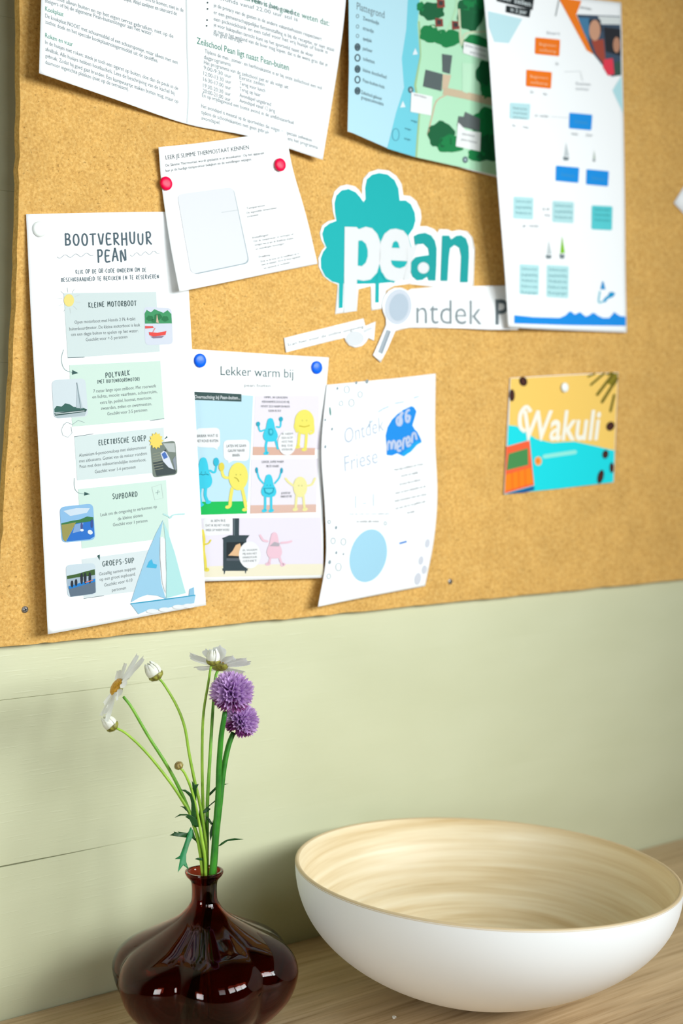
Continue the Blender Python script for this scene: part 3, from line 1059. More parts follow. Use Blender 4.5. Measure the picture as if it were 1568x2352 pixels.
def sheet_thermostat():
    g = [[(364, 338, .006), (460, 328, .005), (560, 314, .007), (657, 300, .013)],
         [(372, 432, .0035), (466, 415, .0045), (566, 398, .007), (671, 383, .012)],
         [(391, 560, .009), (487, 540, .006), (590, 518, .005), (703, 496, .005)],
         [(412, 670, .014), (512, 650, .009), (618, 628, .005), (729, 606, .003)]]
    s = Sheet('thermostat_sheet', 'white thermostat instruction sheet held by two red pins', 'paper sheet', g, up=(-0.16, -1), nu=36, nv=36)
    Z = from_crop(340, 300, 3.564)
    up = (-.13, -1)
    s.text('heading_text', 'LEER JE SLIMME THERMOSTAAT KENNEN', *Z((146, 238), (826, 152)), 10, (125, 140, 142), 1, up)
    s.text('body_text', 'De Slimme Thermostaat wordt geplaatst in je woonkamer. Op het apparaat', *Z((146, 296), (952, 192)), 6.5, (165, 176, 180), 1, up)
    s.text('body_text', 'kan je de huidige temperatuur bekijken en de instellingen wijzigen.', *Z((146, 338), (850, 243)), 6.5, (165, 176, 180), 1, up)
    s.rrect('device_picture', Z((245, 530), (700, 466), (832, 1085), (368, 1182)), (176, 192, 198), 1, .10)
    s.rrect('device_picture', Z((238, 522), (694, 460), (822, 1078), (352, 1176)), (245, 247, 250), 2, .10)
    s.stroke('device_picture', Z((600, 670), (735, 650)), 1.1, (205, 214, 216), 3)
    s.stroke('leader_line', Z((735, 650), (800, 645)), 1.0, (215, 220, 222), 3)
    for hd, ln in (((('Temperatuur',), (805, 645), (960, 618))), ()), ((('Instellingen',), (855, 885), (985, 860)), ()), ((('Draaiknop',), (905, 1042), (1000, 1025)), ()):
        s.text('body_text', hd[0][0], *Z(hd[1], hd[2]), 5, (110, 122, 126), 1, up)
    for b, a, c in (('De ingestelde temperatuur', (808, 682), (1055, 638)), ('in je woonkamer', (812, 712), (905, 695)), ('Om de temperatuur te verhogen of', (862, 915), (1190, 855)), ('verlagen kan je aan de draaiknop draaien', (872, 945), (1190, 887)), ('en instellingen bevestigen', (882, 978), (1115, 932)), ('Druk op de knop om de instellingen op te', (922, 1080), (1235, 1012)), ('slaan en wijzigen. Houd de knop ingedrukt', (928, 1106), (1250, 1038)), ('om opnieuw te verbinden', (945, 1136), (1165, 1086))):
        s.text('body_text', b, *Z(a, c), 5, (178, 188, 190), 1, up)
    s.finish()


def sheet_boats():
    g = [[(60, 492, .0025), (185, 489, .0025), (305, 487, .003), (424, 486, .003)],
         [(72, 740, .007), (195, 730, .004), (317, 722, .004), (436, 713, .005)],
         [(86, 985, .012), (208, 968, .007), (330, 952, .005), (448, 934, .008)],
         [(98, 1220, .014), (220, 1198, .009), (342, 1176, .008), (460, 1155, .010)],
         [(110, 1457, .016), (231, 1435, .012), (352, 1412, .010), (473, 1390, .012)]]
    s = Sheet('boat_rental_flyer', 'long white boat rental flyer with pale green panels and a sailing boat drawing', 'flyer', g, up=(-0.05, -1), nu=30, nv=70, tk=0.8)
    Z = from_crop(40, 480, 3.564)
    Y = from_crop(40, 960, 3.484)
    D, DG = (88, 108, 118), (60, 98, 94)
    up = (-.045, -1)
    s.hand('title_lettering', 'BOOTVERHUUR', *Z((392, 295), (1098, 288)), 26, 3.7, D, 1, up)
    s.hand('title_lettering', 'PEAN', *Z((658, 432), (892, 425)), 26, 3.7, D, 1, up)
    for a, b in (((325, 392), (622, 370)), ((922, 376), (1162, 352))):
        pts = []
        for i in range(33):
            t = i / 32
            pts.append((a[0] + (b[0] - a[0]) * t, a[1] + (b[1] - a[1]) * t + 13 * math.sin(t * 3.4 * 2 * math.pi)))
        s.stroke('squiggle', Z(*pts), 1.1, (165, 180, 184), 1)
    s.hand('intro_lettering', 'KLIK OP DE QR-CODE ONDERIN OM DE', *Z((478, 530), (1055, 512)), 9, 1.35, (120, 134, 140), 1, up)
    s.hand('intro_lettering', 'BESCHIKBAARHEID TE BEKIJKEN EN TE RESERVEREN', *Z((360, 597), (1158, 568)), 9, 1.35, (120, 134, 140), 1, up)

    def panel(pts, col):
        s.poly('panel', pts, col, 1)
    panel(Z((378, 690), (1135, 678), (1166, 1168), (412, 1220)), (224, 238, 236))
    panel(Z((425, 1278), (1170, 1243), (1203, 1718), (448, 1782)), (222, 246, 232))
    panel(Y((455, 150), (1170, 75), (1192, 430), (478, 500)), (228, 242, 240))
    panel(Y((485, 570), (1190, 495), (1216, 960), (515, 1045)), (222, 247, 234))
    panel(Y((515, 1130), (1060, 1055), (1000, 1382), (530, 1440)), (232, 243, 244))
    for F_, a, b in ((Z, (412, 1218), (550, 1213)), (Z, (1085, 1733), (1203, 1716)), (Y, (455, 150), (608, 127)), (Y, (530, 1445), (692, 1422)), (Y, (1060, 22), (1175, 6))):
        s.stroke('rule_line', F_(a, b), 1.3, (120, 138, 140), 2)

    def head(F_, body, a, b, h=11.5):
        s.hand('panel_heading', body, *F_(a, b), h, 1.7 if h > 9 else 1.1, (78, 98, 98), 2, up)
    head(Z, 'KLEINE MOTORBOOT', (583, 806), (975, 790))
    head(Z, 'POLYVALK', (722, 1382), (920, 1360))
    head(Z, '(MET BUITENBOORDMOTOR)', (655, 1428), (1000, 1405), 7.5)
    head(Y, 'ELEKTRISCHE SLOEP', (652, 218), (1028, 180))
    head(Y, 'SUPBOARD', (762, 650), (960, 626))
    head(Y, 'GROEPS-SUP', (682, 1188), (932, 1158))
    T = (150, 162, 164)
    for F_, b, p, q in ((Z, 'Open motorboot met Honda 2 Pk 4-takt', (468, 940), (966, 910)), (Z, 'buitenboordmotor. De kleine motorboot is leuk', (425, 995), (1005, 960)), (Z, 'om een dagje buiten te spelen op het water.', (440, 1040), (992, 1008)), (Z, 'Geschikt voor +-5 personen', (560, 1083), (900, 1058)),
                        (Z, '7 meter lange open zeilboot. Met roerwerk', (622, 1505), (1135, 1460)), (Z, 'en lichte, mooie vaarbaan, achterruim,', (614, 1552), (1145, 1506)), (Z, 'extra lijn, peddel, hoosvat, meertouw,', (678, 1598), (1100, 1556)), (Z, 'zwaarden, zeilen en zwemvesten.', (684, 1645), (1100, 1606)), (Z, 'Geschikt voor 2-5 personen', (736, 1690), (1062, 1655)),
                        (Y, 'Aluminium 6-persoonssloep met elektromotor', (493, 312), (1032, 245)), (Y, 'met zitkussens. Geniet van de natuur rondom', (495, 358), (1036, 295)), (Y, 'Pean met deze milieuvriendelijke motorboot.', (498, 402), (1030, 345)), (Y, 'Geschikt voor 1-6 personen', (620, 443), (945, 403)),
                        (Y, 'Leuk om de omgeving te verkennen op', (665, 788), (1116, 720)), (Y, 'de kleine sloten', (803, 820), (1002, 790)), (Y, 'Geschikt voor 1 persoon', (765, 868), (1040, 832)),
                        (Y, 'Gezellig samen suppen', (653, 1262), (946, 1215)), (Y, 'op een groot supboard.', (658, 1305), (946, 1260)), (Y, 'Geschikt voor 4-10', (695, 1350), (920, 1308)), (Y, 'personen', (757, 1390), (868, 1370))):
        s.text('body_text', b, *F_(p, q), 7.6, T, 2, up)
    # sun, arrows and scribbles
    sun = (255, 236, 140)
    s.ell('sun_drawing', Z((422, 748))[0], 11.8, 14.3, sun, 3)
    for k in range(10):
        a = math.radians(k * 36 + 10)
        c = Z((422, 748))[0]
        s.stroke('sun_drawing', [(c[0] + 15 * math.cos(a), c[1] + 18 * math.sin(a)), (c[0] + 27 * math.cos(a), c[1] + 30 * math.sin(a))], .9, (212, 222, 220), 2)
    def arrow(F_, curve, tri):
        s.new('arrow')
        if curve:
            s.stroke('arrow', F_(*curve), 1.3, (165, 190, 186), 2, 16)
        s.poly('arrow', F_(*tri), DG, 3)
    arrow(Z, ((378, 1150), (360, 1230), (385, 1310), (450, 1340)), ((450, 1318), (498, 1343), (447, 1357)))
    arrow(Y, ((455, 480), (458, 560), (490, 600), (535, 607)), ((536, 592), (582, 609), (534, 622)))
    arrow(Y, None, ((638, 1102), (660, 1092), (658, 1138)))
    arrow(Y, None, ((1176, 170), (1196, 143), (1202, 158)))
    s.stroke('scribble', Z((372, 1775), (405, 1745), (450, 1765), (498, 1730), (550, 1748)), 1.3, (175, 192, 190), 2)
    s.stroke('scribble', Y((375, 45), (352, 95), (365, 140), (405, 155), (438, 120), (430, 70)), 1.1, (200, 212, 212), 2)
    s.stroke('scribble', Y((1075, 555), (1150, 530), (1165, 640), (1098, 656), (1075, 555)), 1.0, (200, 214, 208), 2)
    s.stroke('scribble', Y((1105, 600), (1140, 590), (1125, 575), (1120, 612)), 1.3, (150, 172, 168), 2)

    def clipquad(q):
        q = [np.array(p) for p in q]
        return lambda a, b: tuple(q[0] * (1 - a) * (1 - b) + q[1] * a * (1 - b) + q[2] * a * b + q[3] * (1 - a) * b)
    # photo 1: red boat on the water in front of trees
    q = Z((1034, 800), (1262, 812), (1274, 1108), (1046, 1114)); f = clipquad(q)
    n = 'photo'
    s.rrect(n, q, (226, 232, 244), 2, .16)
    s.poly(n, [f(0.02, .18), f(.1, .08), f(.25, .14), f(.38, .05), f(.55, .10), f(.7, .14), f(.85, .06), f(.98, .16), f(.99, .42), f(.02, .44)], (70, 160, 105), 3)
    for i, (a, b, r) in enumerate(((.2, .3, 8), (.5, .25, 9), (.75, .3, 8), (.35, .36, 6))):
        s.poly(n, blob(f(a, b), r, r * .8, 16, .15, i), (45, 128, 78), 4)
    s.poly(n, [f(.42, .40), f(.46, .18), f(.52, .42)], (226, 196, 170), 5)
    s.poly(n, [f(.02, .50), f(.3, .50), f(.33, .55), f(.02, .57)], (238, 96, 92), 4)
    s.poly(n, [f(.15, .66), f(.45, .68), f(.78, .63), f(.74, .74), f(.3, .78), f(.16, .74)], (246, 82, 76), 4)
    s.poly(n, [f(.2, .78), f(.7, .76), f(.6, .82), f(.3, .83)], (150, 128, 150), 4)
    s.stroke(n, [f(.28, .68), f(.38, .55)], 2.0, (240, 150, 150), 4)
    # photo 2: sailing boat, grey sky
    q = Z((280, 1400), (556, 1385), (580, 1700), (298, 1716)); f = clipquad(q); n = 'photo#2'
    s.rrect(n, q, (224, 236, 240), 2, .16)
    s.poly(n, [f(.03, .75), f(.1, .68), f(.25, .70), f(.36, .62), f(.5, .66), f(.58, .72), f(.85, .76), f(.97, .80), f(.97, .84), f(.03, .84)], (62, 108, 98), 3)
    s.poly(n, [f(.02, .86), f(.98, .80), f(.94, .87), f(.05, .93)], (58, 90, 86), 4)
    s.poly(n, [f(.03, .92), f(.95, .88), f(.9, .97), f(.1, .99)], (188, 204, 208), 3)
    s.poly(n, [f(.74, .12), f(.86, .78), f(.67, .76)], (196, 212, 218), 4)
    s.stroke(n, [f(.74, .10), f(.8, .80)], 1.6, (140, 160, 164), 5)
    s.stroke(n, [f(.05, .885), f(.9, .845)], 1.6, (225, 235, 235), 5)
    # photo 3: boat seen from above on dark water
    q = Y((1062, 212), (1262, 178), (1282, 452), (1084, 478)); f = clipquad(q); n = 'photo#3'
    s.rrect(n, q, (128, 140, 128), 2, .16)
    s.poly(n, [f(.05, .55), f(.5, .5), f(.95, .9), f(.9, .97), f(.15, .97)], (72, 84, 84), 3)
    s.poly(n, [f(.5, .03), f(.97, .08), f(.97, .35), f(.7, .3)], (196, 204, 200), 3)
    for k in range(7):
        s.stroke(n, [f(.06, .3 + .08 * k), f(.45, .28 + .08 * k)], 1.2, (158, 162, 138), 3)
    s.poly(n, [f(.38, .32), f(.56, .22), f(.72, .48), f(.86, .84), f(.66, .76), f(.46, .56)], (232, 238, 248), 4)
    s.poly(n, [f(.42, .34), f(.56, .28), f(.66, .46), f(.5, .5)], (80, 120, 196), 5)
    s.poly(n, [f(.50, .24), f(.6, .22), f(.62, .30)], (50, 62, 70), 6)
    s.poly(n, [f(.84, .55), f(.97, .45), f(.97, .85), f(.9, .85)], (150, 160, 170), 4)
    c = Y((1110, 182))[0]
    s.new('sun_drawing')
    spk = []
    for k in range(24):
        a = 2 * math.pi * k / 24
        r_ = (1.0 if k % 2 else 1.32)
        spk.append((c[0] + 12.5 * r_ * math.cos(a), c[1] + 15 * r_ * math.sin(a)))
    s.poly('sun_drawing', spk, (255, 228, 110), 7)
    # photo 4: paddle boards on a blue canal
    q = Y((338, 712), (604, 684), (624, 975), (354, 1000)); f = clipquad(q); n = 'photo#4'
    s.rrect(n, q, (150, 200, 240), 2, .16)
    s.poly(n, [f(.1, .12), f(.5, .08), f(.9, .12), f(.8, .24), f(.3, .28)], (220, 236, 248), 3)
    s.poly(n, [f(.02, .46), f(.3, .42), f(.6, .40), f(.8, .34), f(.98, .38), f(.98, .52), f(.02, .52)], (64, 128, 76), 3)
    s.poly(n, [f(.02, .50), f(.46, .47), f(.3, .72), f(.12, .98), f(.04, .9)], (166, 160, 90), 4)
    s.poly(n, [f(.46, .50), f(.98, .48), f(.98, .9), f(.84, .97), f(.14, .97), f(.3, .74)], (48, 122, 214), 4)
    s.poly(n, [f(.42, .52), f(.68, .50), f(.6, .72), f(.34, .76)], (140, 178, 226), 5)
    s.ell(n, f(.62, .6), 2.6, 9, (84, 92, 150), 6)
    s.ell(n, f(.93, .55), 3, 10, (60, 90, 160), 6)
    s.ell(n, f(.86, .78), 6, 5, (240, 246, 250), 6, 30)
    s.ell(n, f(.62, .70), 4, 3, (240, 246, 250), 6)
    # photo 5: a group on one long board
    q = Y((386, 1176), (622, 1160), (632, 1410), (402, 1436)); f = clipquad(q); n = 'photo#5'
    s.rrect(n, q, (216, 232, 240), 2, .16)
    s.poly(n, [f(.02, .34), f(.4, .30), f(.7, .24), f(.98, .2), f(.98, .38), f(.02, .46)], (70, 104, 54), 3)
    s.poly(n, [f(.02, .44), f(.98, .36), f(.98, .62), f(.02, .70)], (176, 196, 212), 3)
    s.poly(n, [f(.04, .70), f(.98, .58), f(.98, .94), f(.85, .98), f(.1, .99)], (104, 122, 140), 4)
    s.poly(n, [f(.05, .66), f(.98, .50), f(.98, .60), f(.08, .75)], (36, 134, 214), 5)
    for a, b, hh in ((.18, .60, 8), (.32, .57, 8), (.52, .46, 13), (.64, .46, 13), (.80, .46, 13)):
        s.ell(n, f(a, b), 3.0, hh, (44, 52, 62), 6)
    s.stroke(n, [f(.62, .60), f(.9, .54)], 2, (230, 130, 100), 6)
    # sailing boat drawing
    LB, LT = (166, 216, 242), (190, 240, 238)
    s.poly('sailing_boat_drawing', Y((1165, 815), (1140, 960), (1136, 1120), (1150, 1320), (1188, 1448), (1120, 1422), (1040, 1415), (980, 1435), (908, 1476), (960, 1310), (1040, 1080), (1110, 920)), LB, 4)
    s.poly('sailing_boat_drawing', Y((1168, 830), (1200, 900), (1260, 1080), (1310, 1270), (1348, 1402), (1270, 1422), (1190, 1444), (1192, 1240), (1186, 1000)), LT, 4)
    s.poly('sailing_boat_drawing', Y((1142, 955), (1168, 950), (1190, 1240), (1186, 1410), (1160, 1320), (1142, 1120)), (252, 253, 253), 5)
    s.poly('sailing_boat_drawing', Y((906, 1488), (1425, 1420), (1414, 1482), (1290, 1500), (1160, 1530), (1030, 1545), (968, 1570)), LB, 4)
    s.stroke('sailing_boat_drawing', Y((905, 1487), (1425, 1418)), 2.4, (40, 168, 206), 5)
    s.poly('sailing_boat_drawing', Y((1378, 1368), (1412, 1352), (1416, 1415), (1372, 1422)), (150, 206, 236), 5)
    s.stroke('sailing_boat_drawing', Y((1166, 768), (1205, 785), (1225, 800), (1250, 775), (1340, 768)), 3.2, (196, 240, 238), 4, 16)
    for x, y in ((1080, 1532), (1180, 1520), (1290, 1498), (1370, 1490)):
        s.ell('sailing_boat_drawing', Y((x, y + 14))[0], 14, 5, (250, 252, 252), 5)
    s.poly('sailing_boat_drawing', Y((1032, 1196), (1052, 1150), (1074, 1130), (1086, 1165), (1118, 1175), (1110, 1204)), (72, 192, 234), 6)
    s.finish()


def figure(s, F_, part, c, rx, ry, col, limbs, feet=(), kind='round', layer=4, dark=None):
    """a simple printed cartoon blob: body, arms and legs"""
    s.new(part)
    dk = dark or tuple(int(v * .78) for v in col)
    if kind == 'drop':
        body = [(c[0] + rx * kx, c[1] + ry * ky) for kx, ky in ((0, -1.25), (.3, -1.15), (.5, -.75), (.62, -.25), (.9, .2), (1, .6), (.8, .95), (.4, 1.1), (-.4, 1.1), (-.8, .95), (-1, .6), (-.9, .2), (-.62, -.25), (-.5, -.75), (-.3, -1.15))]
        body = catmull(body + [body[0]], 44)[:-1]
    else:
        a = np.linspace(0, 2 * math.pi, 30, endpoint=False)
        body = np.stack([c[0] + rx * np.cos(a), c[1] + ry * np.sin(a)], 1)
    for ln, wd in limbs:
        s.stroke(part, F_(*ln), wd, col, layer, 10, True)
    for fx, fy in feet:
        s.ell(part, F_((fx, fy))[0], 6.5, 4, col, layer, -12, 14)
    s.poly(part, F_(*[tuple(p) for p in body]), col, layer + 1)
    s.ell(part, F_((c[0] - rx * .22, c[1] - ry * .12))[0], 1.3, 1.5, dk, layer + 2, 0, 8)
    s.ell(part, F_((c[0] + rx * .22, c[1] - ry * .12))[0], 1.3, 1.5, dk, layer + 2, 0, 8)


def sheet_comic():
    g = [[(430, 801, .0025), (540, 808, .002), (650, 815, .002), (755, 821, .002)],
         [(437, 960, .003), (540, 962, .003), (645, 965, .004), (744, 968, .004)],
         [(444, 1140, .004), (545, 1140, .004), (645, 1140, .005), (742, 1138, .006)],
         [(454, 1336, .006), (550, 1333, .006), (648, 1330, .007), (742, 1327, .008)]]
    s = Sheet('comic_strip_flyer', 'white comic strip flyer with a wood stove picture held by two blue pins', 'flyer', g, up=(-0.02, -1), nu=30, nv=44)
    Z = from_crop(430, 790, 4.126)
    s.text('title_text', 'Lekker warm bij', *Z((315, 294), (1005, 322)), 21, (92, 118, 120), 1, (0.0, -1), 0.0, 3)
    s.text('subtitle_text', 'pean-buiten', *Z((540, 406), (790, 410)), 7.5, (168, 180, 184), 1)
    P = lambda part, col, layer, *p: s.poly(part, Z(*p), col, layer)
    P('panel', (202, 238, 250), 1, (66, 455), (625, 490), (602, 1010), (572, 1495), (122, 1500), (96, 1000))
    P('grass_strip', (0, 200, 92), 2, (122, 1496), (566, 1490), (566, 1608), (126, 1619))
    P('caption_bar', (62, 88, 86), 2, (66, 452), (513, 474), (513, 547), (66, 530))
    s.text('caption_text', 'Overnachting bij Pean-buiten...', *Z((66, 516), (500, 526)), 8, (235, 240, 240), 3, (.1, -1), .01)
    for q in (((80, 800), (308, 792), (312, 985), (82, 978)), ((340, 912), (592, 905), (586, 1112), (345, 1105))):
        s.rrect('speech_bubble', Z(*q), (252, 254, 254), 3, .25)
    P('speech_bubble', (252, 254, 254), 3, (240, 975), (290, 975), (285, 1005))
    P('speech_bubble', (252, 254, 254), 3, (380, 1100), (440, 1105), (390, 1130))
    tx = (150, 164, 168)
    for b, p, q in (('BRRRR WAT IS', (92, 885), (290, 880)), ('HET KOUD BUITEN', (88, 932), (292, 930)), ('LATEN WE GAAN', (372, 980), (555, 975)), ('GAUW NAAR', (385, 1025), (545, 1020)), ('BINNEN', (428, 1068), (495, 1066))):
        s.text('bubble_text', b, *Z(p, q), 6.2, tx, 4, bold=.006)
    BL, YE, PK = (62, 214, 240), (252, 240, 110), (250, 208, 222)
    figure(s, Z, 'blue_figure', (152, 1230), 84, 125, BL, ((((215, 1200), (262, 1215), (278, 1130)), 4.5), (((128, 1330), (118, 1430), (128, 1510)), 7), (((180, 1330), (170, 1430), (190, 1490)), 7)), ((200, 1500), (130, 1525)), 'drop')
    s.ell('blue_figure', Z((274, 1118))[0], 6.5, 10, (52, 196, 224), 6)
    s.stroke('blue_figure', Z((110, 1240), (130, 1232), (150, 1242), (175, 1232), (205, 1242)), 2, (40, 160, 180), 7, 12)
    figure(s, Z, 'yellow_figure', (484, 1255), 92, 132, YE, ((((400, 1270), (345, 1255), (322, 1170)), 6.5), (((425, 1370), (410, 1460), (405, 1530)), 7.5), (((520, 1370), (540, 1460), (555, 1540)), 7.5)), ((385, 1545), (545, 1570)))
    s.ell('yellow_figure', Z((325, 1165))[0], 6.5, 10, (240, 222, 80), 6)
    s.stroke('yellow_figure', Z((445, 1265), (470, 1275), (490, 1305)), 1.6, (190, 170, 50), 7, 8)
    # right panels
    P('panel', (249, 242, 251), 1, (640, 492), (1252, 488), (1250, 1000), (622, 1000))
    P('floor_strip', (232, 188, 168), 2, (622, 974), (1212, 986), (1210, 1056), (620, 1056))
    P('panel', (249, 243, 251), 1, (605, 1090), (1240, 1085), (1225, 1540), (598, 1540))
    P('floor_strip', (234, 196, 180), 2, (598, 1528), (1222, 1520), (1222, 1596), (596, 1609))
    for b, p, q in (('HMM, 30 GRADEN', (730, 515), (948, 518)), ('VERWARMDE DOUCHE HIJ', (706, 558), (965, 560)), ('HOUDT ZICH WARM EN MOOI', (698, 600), (970, 604)), ('GEEN KOU!', (768, 644), (888, 644)), ('LEKKER, SUPER WARM', (706, 1128), (912, 1126)), ('BIJ DE HAARD', (750, 1168), (870, 1168)), ('JA EN MET EEN', (890, 1425), (975, 1422)), ('WARME KOP THEE', (885, 1458), (990, 1454))):
        s.text('bubble_text', b, *Z(p, q), 5.2, (188, 198, 202), 3)
    figure(s, Z, 'blue_figure', (788, 820), 70, 95, BL, ((((730, 815), (690, 825), (672, 770)), 4), (((845, 785), (880, 785), (888, 715)), 4), (((760, 900), (745, 960), (748, 1030)), 5.5), (((830, 890), (845, 940), (858, 990)), 5.5)), ((748, 1035),), 'drop')
    for x, y in ((672, 758), (888, 712)):
        s.ell('blue_figure', Z((x, y))[0], 4.5, 5.5, (40, 180, 205), 6)
    s.ell('blue_figure', Z((792, 835))[0], 6, 8.5, (40, 180, 205), 7); s.ell('blue_figure', Z((792, 832))[0], 3, 4.5, (90, 220, 240), 8)
    figure(s, Z, 'yellow_figure', (1110, 740), 92, 118, YE, ((((1040, 720), (1022, 780), (1040, 830)), 6), (((1190, 760), (1192, 830), (1165, 850)), 6), (((1062, 850), (1055, 930), (1048, 975)), 6.5), (((1130, 850), (1125, 930), (1118, 990)), 6.5)), ((1045, 975), (1108, 1000)))
    s.stroke('yellow_figure', Z((1060, 775), (1110, 785), (1158, 772)), 2, (214, 190, 40), 7, 8)
    s.ell('speech_bubble', Z((945, 940))[0], 21, 28, (253, 254, 254), 7)
    for k, b in enumerate(('IK NEEM', 'EEN KOP', 'HETE THEE', 'BIJ DE', 'HOUTKACHEL')):
        s.text('bubble_text', b, *Z((895, 862 + 37 * k), (1000, 860 + 37 * k)), 4.6, (192, 200, 204), 8)
    figure(s, Z, 'blue_figure', (772, 1350), 72, 92, BL, ((((720, 1320), (680, 1270), (660, 1200)), 4), (((830, 1320), (870, 1270), (892, 1205)), 4), (((738, 1440), (738, 1520), (735, 1575)), 5.5), (((795, 1440), (795, 1520), (795, 1575)), 5.5)), ((730, 1580), (795, 1580)), 'drop')
    for x, y in ((658, 1195), (894, 1200)):
        s.ell('blue_figure', Z((x, y))[0], 3, 6.5, (40, 170, 200), 6)
    s.poly('blue_figure', Z((722, 1365), (825, 1362), (815, 1410), (775, 1430), (735, 1412)), (30, 170, 196), 7)
    s.poly('blue_figure', Z((735, 1375), (812, 1373), (803, 1402), (775, 1414), (745, 1402)), (90, 222, 240), 8)
    figure(s, Z, 'yellow_figure', (1070, 1355), 66, 98, (252, 244, 168), ((((1010, 1345), (960, 1310), (932, 1275)), 5), (((1130, 1345), (1180, 1330), (1210, 1275)), 5), (((1035, 1440), (1030, 1510), (1025, 1560)), 5.5), (((1100, 1440), (1105, 1510), (1112, 1560)), 5.5)), ((1022, 1568), (1115, 1568)))
    # bottom panel with the stove
    P('panel', (247, 240, 251), 1, (135, 1650), (1265, 1640), (1285, 2110), (158, 2125))
    P('floor_strip', (252, 244, 216), 2, (158, 2110), (640, 2090), (1285, 2085), (1288, 2190), (164, 2210))
    s.rrect('speech_bubble', Z((150, 1655), (430, 1645), (425, 1800), (160, 1820)), (253, 254, 254), 2, .2)
    for b, p, q in (('IK BEN BLIJ', (225, 1688), (358, 1682)), ('DAT IK BIJ HET HUISJE', (175, 1730), (402, 1728)), ('WEER OP WARM WORD', (175, 1775), (400, 1772))):
        s.text('bubble_text', b, *Z(p, q), 5.4, (180, 190, 196), 3)
    st = (58, 74, 80)
    P('stove_picture', st, 3, (432, 1652), (492, 1652), (490, 1815), (432, 1815))
    P('stove_picture', (96, 112, 118), 4, (440, 1652), (452, 1652), (450, 1815), (438, 1815))
    P('stove_picture', st, 3, (330, 1840), (400, 1812), (590, 1812), (562, 1850), (335, 1852))
    P('stove_picture', st, 3, (340, 1850), (560, 1846), (560, 2130), (340, 2130))
    P('stove_picture', (34, 44, 48), 4, (372, 1880), (535, 1875), (530, 2030), (372, 2030))
    P('stove_picture', (240, 196, 150), 5, (388, 2005), (430, 1960), (460, 1905), (500, 1890), (520, 1960), (515, 2012))
    P('stove_picture', (90, 100, 108), 5, (370, 2030), (530, 2030), (530, 2055), (370, 2055))
    P('stove_picture', st, 3, (330, 2128), (575, 2128), (570, 2150), (335, 2150))
    P('stove_picture', st, 3, (345, 2148), (362, 2148), (352, 2182), (346, 2182)); P('stove_picture', st, 3, (545, 2145), (560, 2145), (555, 2175), (548, 2175))
    s.ell('speech_bubble', Z((592, 2000))[0], 25, 31, (253, 254, 254), 6)
    for k, b in enumerate(('IK WARM', 'MIJ AAN HET', 'HAARDVUUR', 'GENIET')):
        s.text('bubble_text', b, *Z((525, 1965 + 34 * k), (660, 1960 + 34 * k)), 4.6, (186, 196, 200), 7)
    s.new('yellow_figure')
    s.stroke('yellow_figure', Z((145, 1770), (160, 1850), (155, 1950), (170, 2050), (175, 2130)), 6, (250, 232, 90), 4, 14, True)
    s.stroke('yellow_figure', Z((160, 1900), (200, 1890), (222, 1860)), 3.4, (240, 220, 70), 5, 8, True)
    s.ell('yellow_figure', Z((185, 2140))[0], 6, 4.5, (250, 232, 90), 4)
    figure(s, Z, 'pink_figure', (825, 1915), 72, 105, PK, ((((760, 1870), (720, 1860), (690, 1815)), 5), (((890, 1885), (950, 1880), (985, 1870)), 5), (((790, 2000), (780, 2060), (765, 2080)), 5), (((870, 2000), (885, 2060), (905, 2090)), 5)), ((765, 2085), (905, 2092)), 'drop', dark=(226, 170, 190))
    P('pink_figure', (190, 182, 190), 7, (780, 1915), (825, 1875), (875, 1890), (870, 1918))
    s.finish()


